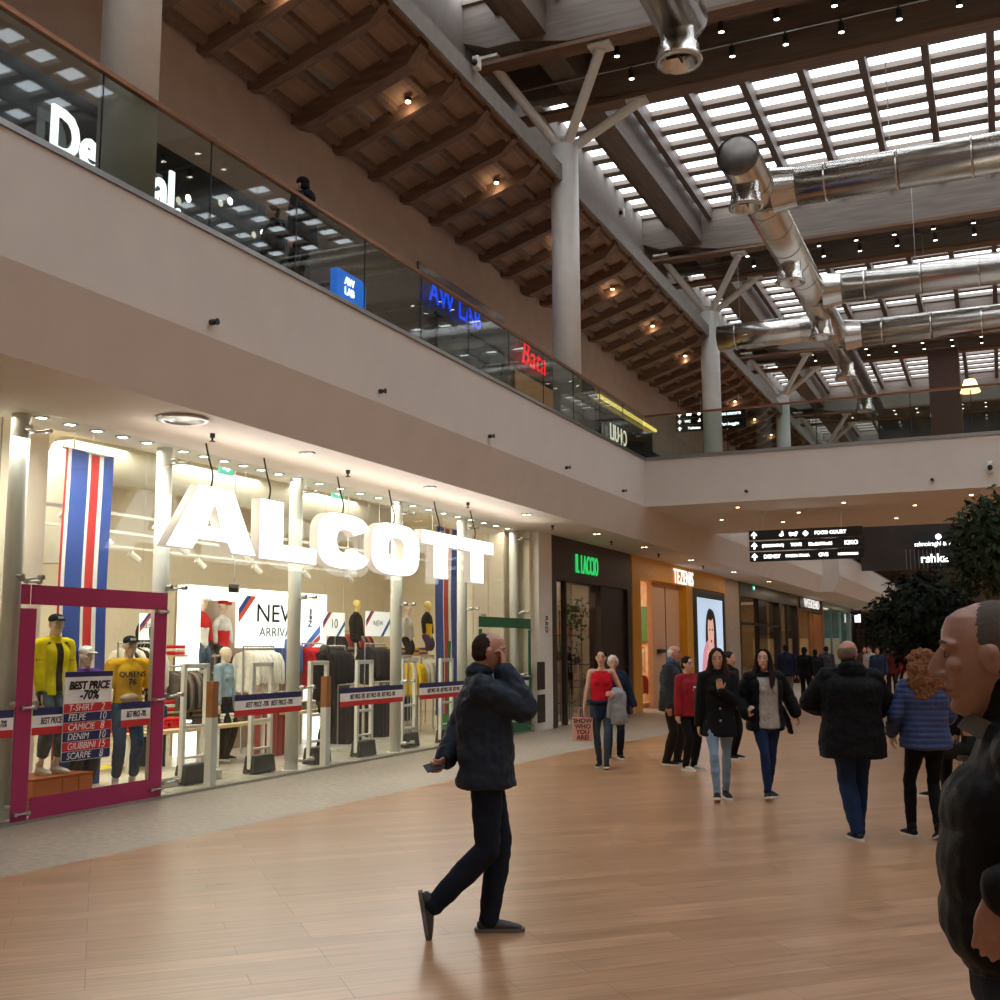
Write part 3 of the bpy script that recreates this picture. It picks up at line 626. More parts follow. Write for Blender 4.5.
rack(166,690,-11.4,9,['6b6259','3d3a3a','8a8276'],'rail with brown and grey shirts near the shop entrance',['brown shirt on the rail near the first gate','charcoal shirt on the rail near the first gate','taupe shirt on the rail near the first gate'],1.45)
rack(243,660,-11.6,10,['e8e2d6','f1eee8'],'rail of white tops under the new arrival screen',['cream top on the rail under the screen','white top on the rail under the screen'],1.75)
rack(262,700,-10.9,9,['9c4a48','a85650'],'rail of dusty red trousers behind the best price tape',['dusty red trousers on the rail under the screen','brick red trousers on the rail under the screen'],1.0,'long')
rack(302,650,-11.7,8,['b8202a','c8282c'],'rail of red tops right of the screen',['dark red top on the rail right of the screen','bright red top on the rail right of the screen'],1.8)
rack(282,655,-11.9,3,['4a6db0'],'short rail with blue tops under the screen',['blue top hanging under the right part of the screen'],1.95)
rack(322,655,-11.3,9,['1e1d20','2a2a2e','17171a'],'rail of black jackets under the ten poster',['black jacket on the rail under the ten poster','charcoal jacket on the rail under the ten poster','jet black jacket on the rail under the ten poster'],1.75)
rack(365,655,-11.7,9,['2b2a2c','3a3638'],'rail of dark sweatshirts under the new poster',['dark sweatshirt on the rail under the new poster','grey sweatshirt on the rail under the new poster'],1.8)
rack(398,665,-11.3,6,['232326','2b2c30'],'rail of black tops right of the third pole',['black top on the rail behind the fifth gate','charcoal top on the rail behind the fifth gate'],1.55)
rack(408,672,-10.9,4,['d8b020'],'rail of yellow tops behind the fifth gate',['yellow top on the rail behind the fifth gate'],1.5)
rack(421,665,-11.2,6,['d8cfc0','b8a894'],'rail of beige shirts left of the far striped banner',['beige shirt on the rail left of the far banner','tan shirt on the rail left of the far banner'],1.55)
rack(185,700,-12.6,12,['2c3b55','35486a'],'rail of navy denim at the back of the shop',['navy denim on the back rail','blue denim on the back rail'],1.1,'long')
rack(255,690,-13.4,14,['31463c','222a30'],'rail of dark green coats at the back wall',['dark green coat on the back rail','slate coat on the back rail'],1.6,'long')
rack(335,640,-13.6,16,['3a3638','8a8276','c8282c'],'rail of mixed tops high on the back wall behind the posters',['dark top on the back wall rail behind the posters','taupe top on the back wall rail behind the posters','red top on the back wall rail behind the posters'],2.1)
rack(385,690,-13.2,16,['2b2c30','35486a'],'rail of dark trousers at the back behind the fifth gate',['black trousers on the back rail behind the fifth gate','navy trousers on the back rail behind the fifth gate'],1.15,'long')
rack(205,700,-13.8,16,['8a8276','e8e2d6','4a6db0'],'rail of pale tops deep in the shop left of the screen pole',['taupe top on the deep rail left of the screen pole','cream top on the deep rail left of the screen pole','blue top on the deep rail left of the screen pole'],1.5)
rack(118,650,-11.6,10,['e8e2d6','3a3638','d8cfc0'],'rail of cream and dark tops behind the capped mannequins',['cream top on the rail behind the capped mannequins','dark top on the rail behind the capped mannequins','beige top on the rail behind the capped mannequins'],1.8)
rack(338,700,-11.0,7,['2a2a2e','3a3638'],'low rail of dark trousers left of the ten poster',['dark trousers on the low rail left of the ten poster','grey trousers on the low rail left of the ten poster'],1.05,'long')
rack(372,700,-11.2,9,['23252c','4a4248'],'low rail of dark skirts under the new poster',['dark skirt on the low rail under the new poster','plum skirt on the low rail under the new poster'],1.05,'long')
rack(138,705,-10.9,5,['33475e','c9bfae'],'low rail of denim right of the lettered sports shirt',['blue denim on the low rail beside the sports shirt','beige denim on the low rail beside the sports shirt'],1.05,'long')
def exit_sign(p,label):
    r=empty('exit_sign',p); tag(r,label,'exit sign'); MB().box(-.02,.02,0,.3,0,.16).build('sign_box',glow('exit_teal','4fb8a0',.9),r)
    MB().add([(.022,.05,.06),(.022,.15,.06),(.022,.15,.03),(.022,.22,.08),(.022,.15,.13),(.022,.15,.1),(.022,.05,.1)],[(0,1,2,3,4,5,6)]).build('arrow_mark',M_txtw,r)
    MB().cyl((0,.15,.16),(0,.15,.5),.008,6).build('drop_rod',M_steel,r)
exit_sign(at(219,473,'x',-9.8),'small teal exit sign under the shop ceiling above the letter A')
exit_sign(at(332,497,'x',-9.8),'small teal exit sign under the shop ceiling above the letter C')
exit_sign(at(753,590,'x',-8.6),'small teal exit sign over the dark boutique front')
# shelves on the wall with folded clothes
def wall_shelf(x0,x1,y,X,label,cols,glabel,grp):
    ya,z=yz(x0,y,X); yb,_=yz(x1,y,X)
    r=empty('wall_shelf',(X,ya,z)); tag(r,label,'shelf'); MB().box(-.4,0,0,yb-ya,-.03,0).build('board',flat('cdb08a'),r)
    g=MB()
    for yy in(.04,yb-ya-.04): g.cyl((-.2,yy,0),(-.2,yy,-z),.015,8)
    g.build('upright',M_steel,r)
    n=max(1,int((yb-ya)/.42))
    for i in range(n):
        for k in range(3):
            o=MB().obox((0,0,0),(.3,.3,.05)).build('folded_garment',cloth(cols[(i+k)%len(cols)])); o.location=(X-.2,ya+.22+i*.42,z+.027+k*.052)
            b=o.modifiers.new('b','BEVEL'); b.width=.018; b.segments=3; tag(o,glabel,'folded clothes',grp)
wall_shelf(176,226,655,-12.0,'light wooden shelf under the two red shirt busts',['c8282c','e8e2d6'],'folded clothes on the shelf under the red shirt busts','folded clothes under the red busts')
wall_shelf(166,226,712,-11.2,'low wooden shelf with red and white folded clothes',['c8282c','f1eee8'],'folded red or white clothes on the low shelf by the first gate','folded clothes by the first gate')
wall_shelf(395,434,655,-12.0,'light wooden shelf under the black top busts',['d8b020','5f3f8a'],'folded yellow or purple clothes on the far shelf','folded clothes on the far shelf')
wall_shelf(340,392,655,-12.3,'light wooden shelf behind the two hanging posters',['2b2a2c','8a8276'],'folded dark clothes on the shelf behind the posters','folded clothes behind the posters')
wall_shelf(250,310,672,-13,'light wooden shelf behind the white tops',['e8e2d6','4a6db0','c8282c'],'folded mixed clothes on the shelf behind the white tops','folded clothes behind the white tops')
wall_shelf(392,434,672,-12.0,'lower wooden shelf with purple and yellow stacks',['d8b020','5f3f8a'],'folded clothes on the lower far shelf','folded clothes on the lower far shelf')
def table(p,sx,sy,h,cols,label,glabel,grp):
    r=empty('display_table',p); tag(r,label,'table'); MB().box(-sx,sx,-sy,sy,h-.05,h).build('table_top',flat('d9bf94'),r,bevel=.006)
    for a in(-1,1):
        for b in(-1,1): MB().box(a*(sx-.05)-.02,a*(sx-.05)+.02,b*(sy-.05)-.02,b*(sy-.05)+.02,0,h-.05).build('leg',M_white,r)
    i=0
    y=-sy+.2
    while y<sy-.1:
        for k in range(3):
            o=MB().obox((0,0,0),(.32,.28,.045)).build('folded_garment',cloth(cols[i%len(cols)])); o.location=(p[0],p[1]+y,h+.024+k*.047); b=o.modifiers.new('b','BEVEL'); b.width=.016; b.segments=3; tag(o,glabel,'folded clothes',grp)
        i+=1; y+=.34
table((-10.7,12.0,0),.4,.75,.62,['c8282c','e8e2d6','c8282c'],'low display table with red folded clothes behind the first gate','folded clothes on the table behind the first gate','folded clothes on the near table')
table((-10.9,13.9,0),.4,.6,.6,['3d3a3a','e8e2d6','6b6259'],'low display table behind the screen pole','folded clothes on the table behind the screen pole','folded clothes on the middle table')
table((-10.8,15.6,0),.35,.5,.7,['f1eee8','8a8276'],'low display table under the ten poster','folded clothes on the table under the ten poster','folded clothes on the third table')
o=MB().box(-.9,.9,-.9,.9,0,.02).build('yellow_rug',flat('e6cf3c')); o.location=(-11.3,12.0,0); tag(o,'yellow floor mat behind the first gate','mat')
o=MB().obox((0,0,.06),(1.5,2.4,.12)).build('display_plinth',flat('c9bfae'),bevel=.01); o.location=(-10.3,11,0); tag(o,'low pale display step behind the magenta frame','plinth')
g=MB().box(-.3,.3,-.25,.25,0,1.85); r=empty('green_display_panel',(-10.2,0,0)); yq,_=yz(456,600,-10.2); r.location.y=yq; tag(r,'green display box beside the far striped banner','display box'); MB().box(-.25,0,-.35,.35,.1,1.85).build('box_body',flat('2f7a34'),r); MB().box(-.26,.01,-.37,.37,0,.1).build('base',M_white,r)
# cabinets behind green frame
r=empty('white_cabinet_wall',(-10.8,21.1,0)); tag(r,'tall cream panelled cupboards behind the green framed window','cabinet')
MB().box(0,1.4,0,.28,0,4.5).build('carcass',M_cream,r)
for i in range(4): d=MB().box(.01+i*.35,.34+i*.35,-.02,0,.1,4.1).build('door',M_cream,r,bevel=.004); MB().cyl((.3+i*.35,-.05,1),(.3+i*.35,-.05,1.2),.008,8).build('handle',M_steel,d)
# crates
def crate(p,sx,sy,h,label):
    r=empty('orange_crate',p); tag(r,label,'crate','orange display crates'); MB().box(-sx,sx,-sy,sy,0,h).build('body',flat('f07a1e'),r,bevel=.008)
    g=MB()
    for y in(-.02,sy*.5): g.box(sx,sx+.006,y-.006,y+.006,0,h)
    g.box(-sx,sx+.004,-sy-.004,sy+.004,h-.02,h+.004); g.build('edge_strip',flat('b9561a'),r)
ya,_=yz(48,780,-9.5); crate((-9.55,ya,0),.28,.42,.36,'orange crate under the yellow jacket mannequin')
ya,_=yz(122,790,-9.5); crate((-9.6,ya+.05,0),.2,.34,.07,'low orange and green plinth under the sports shirt mannequin')
# ================================================================ PIER, BAG SHOP
r=empty('pier_poster',(-8.79,21.72,0)); tag(r,'pair of small dark posters on the white pier beside the green frame','poster')
yA,zA=yz(537,662,-8.79); yB,_=yz(544,662,-8.79); _,zB=yz(537,690,-8.79); r.location=(-8.79,yA,zB)
MB().box(0,.02,0,yB-yA,0,zA-zB).build('upper_sheet',M_black,r); MB().box(0,.02,0,yB-yA,-(zA-zB)-.1,-.1).build('lower_sheet',M_black,r)
text('pier_lettering','RED',.2,M_txtk,onwall(-8.79,21.95,2.2)@Matrix.Rotation(R(-90),4,'Z'),.003); tag(bpy.context.scene.objects['pier_lettering'],'small dark vertical lettering on the white pier','lettering')
M_brown=mat('dark_brown_front',hexc('3a2d28'),.5,var=.1); M_bag=flat('6b4632'); 
def shopfront(y0,y1,zh,m,name,label,post=.25,depth=2.2,back=None,zt=4.16,posts=(),lamp=True,glass=True,door=None,X=GX,light=20,lc=(1,.8,.6),floor=None,z0=0):
    r=empty(name,(X,y0,z0)); tag(r,label,'shopfront'); L=y1-y0
    MB().box(-.3,.14,0,L,zh,zt-z0).build('header',m,r)
    MB().box(-.3,.14,0,post,0,zh).build('side_post',m,r); MB().box(-.3,.14,L-post,L,0,zh).build('side_post',m,r)
    for p in posts: MB().box(-.06,.06,p-.04,p+.04,0,zh).build('mullion',m,r)
    if glass: MB().box(-.01,.0,post,L-post,0.02,zh).build('window_glass',M_glass,r)
    if back:
        MB().box(-depth-.05,-depth,0,L,0,zt-z0).build('back_wall',back,r); MB().box(-depth,-.3,0,.05,0,zt-z0).build('inner_wall',back,r); MB().box(-depth,-.3,L-.05,L,0,zt-z0).build('inner_wall',back,r); MB().box(-depth,-.3,0,L,zt-z0-.1,zt-z0-.05).build('inner_ceiling',m if light<15 else M_cream,r)
        if lamp:
            l=bpy.data.lights.new('shop_light','AREA'); l.energy=light; l.size=L*.6; l.size_y=.8; l.shape='RECTANGLE'; l.color=lc
            lo=bpy.data.objects.new('shop_light',l); COL.objects.link(lo); lo.location=(X-depth*.5,(y0+y1)/2,zt-.15); lo.rotation_euler=(0,0,R(90))
    return r
bs=shopfront(22.3,28.0,3.2,M_brown,'bag_shop_front','dark brown shopfront of the bag shop with green lettering',post=.3,depth=1.5,back=mat('taupe_wall',hexc('8d7866'),.7),posts=(1.1,3.5),light=110,zt=4.17)
yA,_=yz(575,570,-8.8); yB,_=yz(601,570,-8.8)
text('shop_lettering','IL LACCIO',.62,glow('neon_green','2ecc66',.9),onwall(.16,24.55-22.3,3.6),.012,bs,off=.0,sx=.5,space=1.1)
MB().box(-.28,.06,3.55,5.4,0,3.2).build('dark_panel',mat('panel_dark',hexc('2c1c18'),.35),bs)
def shelf_unit(p,w,zs,label,h=2.1):
    r=empty('shelf_rack',p); tag(r,label,'shelf rack')
    g=MB()
    for a in(-.14,.14):
        for b in(0,w): g.cyl((a,b,0),(a,b,h),.012,8)
    g.build('frame',M_dark,r)
    for z in zs: MB().box(-.15,.15,0,w,z-.01,z+.01).build('shelf',M_dark,r)
def handbag(p,hx,label,s=1,grp='handbags in the bag shop window'):
    r=empty('handbag',p); tag(r,label,'handbag',grp)
    MB().obox((0,0,.1*s),(.1*s,.28*s,.2*s),taper=.8).build('bag_body',cloth(hx,.5),r,bevel=.02)
    MB().tube([(0,-.09*s,.18*s),(0,-.08*s,.3*s),(0,0,.34*s),(0,.08*s,.3*s),(0,.09*s,.18*s)],[.009]*5,n=6,cap=False).build('handle',cloth(hx,.5),r)
shelf_unit((-9.7,24.7,0),1.5,(.4,.9,1.4,2.0),'black metal shelf rack with bags in the bag shop window',2.6)
shelf_unit((-9.5,25.5,0),.9,(.3,.75,1.3),'lower black shelf rack behind the woman in red top',1.35)
for (y,z,h,l) in ((23.25,2.01,'c98a64','tan handbag on the top shelf'),(23.9,2.01,'b87850','caramel handbag on the top shelf right'),(23.3,1.41,'1d1a1a','black handbag on the second shelf'),(23.9,1.41,'2b2422','dark brown handbag on the second shelf right'),(23.3,.91,'8a5a3c','brown handbag on the third shelf'),(24.0,.91,'3a2a24','dark handbag on the third shelf right'),(23.5,.41,'a08060','beige handbag on the bottom shelf')): handbag((-9.7,y+1.7,z),h,l+' of the tall bag shop rack')
for (y,z,h,l) in ((24.5,1.31,'5a3a2a','dark brown bag on top'),(24.95,.76,'3a2a24','black bag in the middle'),(24.6,.31,'c0a080','pale bag at the bottom')): handbag((-9.5,y+1.2,z),h,l+' of the low bag shop rack',.9)
# trailing plant
def leafball(name,c,n,rad,size,m,label,cat,trunk=None,squash=(1,1,1),parent=None,seed=1,hang=0):
    rnd=random.Random(seed); g=MB()
    for i in range(n):
        d=V((rnd.gauss(0,1),rnd.gauss(0,1),rnd.gauss(0,1))).normalized(); q=rad*(rnd.random()**.45); nn=noise.noise(d*2.2+V((seed,0,0)))
        p=V((d.x*squash[0],d.y*squash[1],d.z*squash[2]))*q*(1+.35*nn)
        if hang: p.z-=abs(rnd.gauss(0,hang))
        a=V((rnd.uniform(-1,1),rnd.uniform(-1,1),rnd.uniform(-1.2,.3))).normalized(); b=a.cross(d).normalized() if a.cross(d).length>.01 else V((1,0,0))
        s=size*rnd.uniform(.6,1.3); w=s*.22
        g.add([p,p+a*s*.5+b*w,p+a*s,p+a*s*.5-b*w],[(0,1,2,3)])
    return g
r=empty('trailing_plant',(-9.6,25.8,2.7)); tag(r,'trailing green plant hanging on the tall bag shop rack','plant')
leafball('f',None,260,.42,.12,None,'','',seed=3,hang=.35).build('foliage',cloth('34442a'),r); MB().lathe((0,0,-.12),[(.001,0),(.1,0),(.13,.16),(.11,.16),(.1,.03)],16).build('pot',M_dark,r)
# ================================================================ LINGERIE SHOP AND SHOPS BEYOND
M_gold=mat('ochre_frame',hexc('c88a1e'),.5,var=.06,emis=.05,ecol=hexc('c88a1e')); M_pink=mat('blush_panel',hexc('d9b08f'),.6,var=.04)  # ochre frame has a faint glow mixed in, though it is no lamp
ts=shopfront(28.1,34.4,3.58,M_gold,'lingerie_shop_front','ochre yellow shopfront with white lettering beside the bag shop',post=.75,depth=4.5,back=mat('blush_wall',hexc('e0b690'),.6),posts=(),light=170,lc=(1,.82,.62),glass=False,zt=4.17)
MB().box(-.25,-.1,2.6,6.0,0,3.55).build('blush_panel',M_pink,ts); MB().box(-.1,-.09,3.95,4.0,1.1,3.5).build('panel_groove',M_dark,ts); MB().box(-.1,.0,3.0,3.6,1.55,1.65).build('small_plaque',M_dark,ts)
MB().box(-.3,.14,6.3,10.9,3.58,4.17).build('header_extension',M_gold,ts)
MB().box(-3.5,-.6,6.1,6.2,1.9,3.0).build('green_panel',flat('4d7a3a'),ts)
text('shop_lettering','TEZENIS',.62,glow('sign_white','ffffff',1.0),onwall(.17,33.3-28.1,3.8),.01,ts,off=.004,sx=.92,space=1.1)
for i,yy in enumerate((29.7,37.6)):
    l=bpy.data.lights.new('header_glow','SPOT'); l.energy=25; l.spot_size=R(50); l.color=(1,.75,.3); l.spot_blend=.5
    lo=bpy.data.objects.new('header_glow',l); COL.objects.link(lo); lo.location=(-8.6,yy,4.1); lo.rotation_euler=(0,R(-20),0)
rnd=random.Random(5)
def boxrack(p,L,label,grp,n,cols):
    r=empty('display_stand',p); tag(r,label,'display stand')
    g=MB()
    for b in(0,L): g.cyl((0,b,0),(0,b,1.7),.015,8)
    g.cyl((0,0,1.7),(0,L,1.7),.015,8); g.cyl((0,0,1.0),(0,L,1.0),.015,8); g.build('frame',M_steel,r); MB().box(-.2,.2,-.05,L+.05,0,.12).build('base',M_white,r)
    for k in range(n):
        z=(1.66,.96)[k%2]; h=cols[k%len(cols)]; y=p[1]+.1+(k//2)*(L-.2)/(n//2)
        o=garment(p[0],y,z-.07,R(90)+rnd.uniform(-.4,.4),h,'%s item on the stand %s'%({'f2d9c8':'pale','c99a86':'blush','a84a50':'rose','ffffff':'white','7a4a3a':'brown'}[h],grp),'lingerie on the stand '+grp,'short')
boxrack((-9.6,30.6,0),1.1,'steel stand hung with pale lingerie at the shop entrance','at the lingerie shop entrance',12,['f2d9c8','c99a86','ffffff','a84a50'])
boxrack((-10.5,32.2,0),1.4,'steel stand hung with lingerie deeper inside','deeper in the lingerie shop',12,['c99a86','f2d9c8','7a4a3a'])
r=empty('low_display_table',(-9.2,32.6,0)); tag(r,'low table with a small green plant before the blush panel','table'); MB().box(-.1,.5,-.7,.7,.75,.8).build('table_top',M_white,r)
for a in(-.05,.45):
    for b in(-.6,.6): MB().cyl((a,b,0),(a,b,.75),.02,8).build('leg',M_steel,r)
r=empty('table_plant',(-8.95,32.8,.8)); tag(r,'small leafy green plant on the low table by the blush panel','plant'); leafball('',None,160,.3,.14,None,'','',seed=9).build('foliage',cloth('5a7a3a'),r).location=(0,0,.45); MB().lathe((0,0,0),[(.001,0),(.1,0),(.14,.24),(.12,.24)],16).build('pot',M_white,r)
# portrait screen
r=empty('advertising_screen',(GX+.02,34.4,0)); tag(r,'tall lit advertising screen showing a woman with long dark hair','screen')
MB().box(-.1,.12,0,4.5,0,3.55).build('frame',M_black,r,bevel=.01)
MB().box(.12,.125,.55,4.05,.25,3.3).build('display',glow('screen_blue','b9cfe8',.85),r)
def face2(y,z,a,b,col,name,x,e=2): 
    g=MB(); pts=sup(a,b,y,z,0,2*PI,28,e)[:-1]; g.add([(x,p[0],p[1]) for p in pts],[tuple(range(len(pts)))]).build(name,col,r)
sk=glow('print_skin','d9a896',.8); hr=glow('print_hair','2a1a18',.25); cl=glow('print_cloth','c98a98',.8)
face2(2.3,1.65,.78,1.3,hr,'printed_hair',.128,3.0); face2(2.1,.85,1.15,1.1,cl,'printed_shoulders',.130,2.2); face2(2.3,1.35,.28,.45,sk,'printed_neck',.132,3)
face2(2.25,2.2,.42,.62,sk,'printed_face',.134,2.2); face2(2.85,1.35,.17,1.05,hr,'printed_strand',.133,2.4); face2(2.2,2.78,.42,.2,hr,'printed_fringe',.136,2); face2(1.8,.9,.22,.75,sk,'printed_hand',.136,2)
for yy in(2.08,2.44): face2(yy,2.28,.09,.03,hr,'printed_eye',.138)
face2(2.27,1.9,.13,.05,glow('print_lips','a84a50',.6),'printed_lips',.138)
struct('wall_pier_beige',MB().box(-9.6,GX+.12,38.95,41.35,0,4.17),mat('beige_pier',hexc('a39282'),.7))
M_bronze=mat('bronze_front',hexc('2b211c'),.35,var=.1)
b1=shopfront(41.35,49.6,3.62,M_bronze,'boutique_front','dark framed boutique shopfront past the beige pier',post=.2,depth=2,back=mat('warm_display',hexc('b08a62'),.6),posts=(3.6,5.5),light=60,lc=(1,.75,.5),zt=4.17)
MB().box(.0,.1,3.7,5.4,0,3.62).build('mirror_panel',mat('smoked_mirror',hexc('4a423c'),.15,metal=.6),b1); MB().box(.0,.12,.2,8,2.55,2.65).build('transom',M_bronze,b1)
b2=shopfront(49.6,54.3,3.62,M_bronze,'second_boutique_front','dark narrow boutique front left of the wood fronted shop',post=.2,depth=2,back=mat('warm_display2',hexc('9a7a5a'),.6),posts=(2.3,),light=40,lc=(1,.8,.6),zt=4.17)
for y in (50.6,51.3,52.9): pass
b3=shopfront(54.3,62.6,3.5,mat('oak_front',hexc('8a6a4c'),.5),'wood_shop_front','wood fronted shop with white lettering',post=.3,depth=2,back=mat('warm_display3',hexc('c9a070'),.6),posts=(4.2,),light=60,lc=(1,.8,.55),zt=4.17)
MB().box(.14,.2,.4,7.6,3.55,4.1).build('sign_panel',M_black,b3); text('shop_lettering','WEEKEND',.62,glow('sign_white2','ffffff',.8),onwall(.24,3.9,3.84),.01,b3,sx=1.7)
MB().box(0,.12,5.0,7.8,0,3.4).build('timber_panel',woodmat('orange_wood',hexc('8a5428'),hexc('a86a38'),'z'),b3)
b4=shopfront(62.6,75,3.9,mat('teal_front',hexc('8fa7a8'),.3),'glass_shop_front','pale teal glass shopfront with bright interior',post=.2,depth=2.5,back=mat('teal_back',hexc('9fb9ba'),.5),posts=(4,8),light=60,lc=(.8,1,1),zt=4.17)
b5=shopfront(75,94.5,3.9,mat('brown_far',hexc('46352b'),.6),'far_brown_shop_front','dark brown shopfront at the far end with small white sign',post=.5,depth=1.5,back=mat('brown_back',hexc('5a4434'),.6),posts=(5,10),light=20,zt=4.17)
MB().box(.14,.5,2.0,2.2,3.3,3.85).build('blade_sign',glow('blade_white','ffffff',1.5),b5)
# shops filling the far end of the mall on the ground floor
r=empty('far_end_shop_row',(0,94.6,0)); tag(r,'dark shopfronts closing the far end of the mall','shopfront')
MB().box(-7,14,0,.2,0,3).build('facade',mat('far_facade',hexc('2e2420'),.6),r)
for i,x in enumerate((-6,-3.4,-.6,2.2)): MB().box(x,x+1.8,-.05,0,.3,2.4).build('lit_window',glow('far_window','caa070',.35),r)
# upper block beyond the bridge
r=empty('upper_shop_block',(-4.2,60,5.6)); tag(r,'dark upper floor shop block beyond the footbridge with white signs','shopfront')
MB().box(-2.2,18,0,.3,0,4.6).build('facade',mat('upper_facade',hexc('3b312c'),.6,var=.25,scale=1),r)
MB().box(.4,4.2,-.12,0,1.05,1.85).build('sign_board',flat('22262c'),r); text('sign_lettering','salmoiraghi & viganò',.33,M_txtw,onwall(1.6,-.14,1.25,'-y'),.01,r,sx=.85)
MB().cyl((1.6,-.14,1.6),(1.6,-.16,1.6),.14,20).build('sign_emblem',M_txtw,r)
MB().box(.4,4.2,-.12,0,.15,.9).build('sign_board',flat('1d1c1e'),r); text('sign_lettering','rshka',.6,M_txtw,onwall(1.35,-.14,.5,'-y'),.01,r,off=.01)
for i in range(9): MB().box(-.0+.02,.02+.02,-.3,-.25,0,1).build('railing_bar',M_steel,r).location.x=.2*i
# ================================================================ UPPER GALLERY SHOPS
WX=-9.98
def upfront(y0,y1,z1,m,label,name='gallery_shop_front'):
    r=empty(name,(WX,y0,5.96)); tag(r,label,'shopfront'); MB().box(0,.04,0,y1-y0,0,z1-5.96).build('facade',m,r); return r
M_blk=mat('black_glass_front',hexc('100e0e'),.12,var=.1,spec=.6)
u=upfront(2,14.6,8.45,M_blk,'black gallery shopfront with large white lettering behind the near column')
text('shop_lettering','Desigual.',.82,glow('desig_white','ffffff',1.8),onwall(.15,8.18,1.8),.02,u,off=.018,sx=.78)
for y,z in ((12.4,2.2),(11.5,1.9),(13.2,2.0),(12.7,1.5)): MB().cyl((.12,y-2,z),(.13,y-2,z),.05,12).build('ceiling_spot',M_lamp,u)
u=upfront(14.6,18.3,8.9,mat('patterned_wall',hexc('8a7a6c'),.8,var=.35,scale=26),'beige patterned wall of the gallery beside the blue sign')
r=empty('projecting_sign',(-9.9,0,0)); ya,za=yz(337,268,-9.3); yb,_=yz(366,282,-9.3); _,zb=yz(366,312,-9.3)
r.location=(-9.3,ya,zb+.02); tag(r,'blue lit projecting sign with white block letters','sign'); W=yb-ya;H=za-zb
g=MB(); g.add([(0,0,0),(0,W,0),(0,W,H*.8),(0,W*.85,H),(0,0,H),(-.12,0,0),(-.12,W,0),(-.12,W,H*.8),(-.12,W*.85,H),(-.12,0,H)],[(0,1,2,3,4),(9,8,7,6,5),(0,4,9,5),(4,3,8,9),(3,2,7,8),(2,1,6,7),(1,0,5,6)]); g.build('light_box',glow('sign_blue','0a70e0',.9),r)
text('lettering','AW',H*.36,M_txtw,onwall(.006,W*.42,H*.68),.004,r,off=.006); text('lettering','LAB',H*.36,M_txtw,onwall(.006,W*.42,H*.32),.004,r,off=.006)
MB().box(-.7,-.12,-.0,.04,H*.4,H*.5).build('wall_bracket',M_dark,r)
M_gfront=mat('grey_gallery_front',hexc('6f6560'),.25,var=.15,spec=.6)
u=upfront(18.3,22.4,9.2,M_gfront,'grey glazed gallery shopfront with blue lettering')
text('shop_lettering','AW LAB',.62,glow('neon_blue','0a46f0',1.5),onwall(.16,19.7-18.3,2.7),.01,u,off=.0,sx=1.0,space=1.05)
MB().box(.12,.15,.6,3.8,0,2.3).build('window_pane',mat('dim_window',hexc('4a423e'),.15,var=.5,scale=2),u); MB().box(.12,.16,.5,3.9,2.3,2.36).build('window_trim',M_black,u)
u=upfront(22.4,28.6,9.0,M_gfront,'grey gallery shopfront with red script lettering')
text('shop_lettering','Bata',.8,glow('neon_red','f01018',1.6),onwall(.16,1.45,2.6),.01,u,off=.0,shear=.25,sx=1.05,space=1.05)
MB().box(.12,.15,.4,2.9,0,2.1).build('window_pane',glow('warm_pane','a87c54',.35),u); MB().box(.12,.16,.3,3.0,2.1,2.16).build('window_trim',M_black,u)
MB().box(.12,.5,3.4,4.6,0,2.4).build('wall_return',M_gfront,u)
u=upfront(28.6,34.2,8.7,M_blk,'black gallery shopfront with white lettering and yellow light strip')
text('shop_lettering','LIU·JO',.68,glow('sign_cream','fff3d8',1.3),onwall(.16,30.3-28.6,1.85),.01,u,off=.0,sx=.8,space=1.05)
MB().box(.12,.2,0,5.6,2.66,2.74).build('light_strip',glow('strip_yellow','e8c860',1.6),u)
u=upfront(34.3,44,8.0,M_blk,'black gallery shopfront past the corner of the footbridge'); text('shop_lettering','TALLY',.7,M_txtw,onwall(.16,4.0,1.4),.02,u,sx=.8)
MB().box(.12,.14,.3,3.2,0,.9).build('window_pane',glow('warm_pane2','c0986a',.5),u)
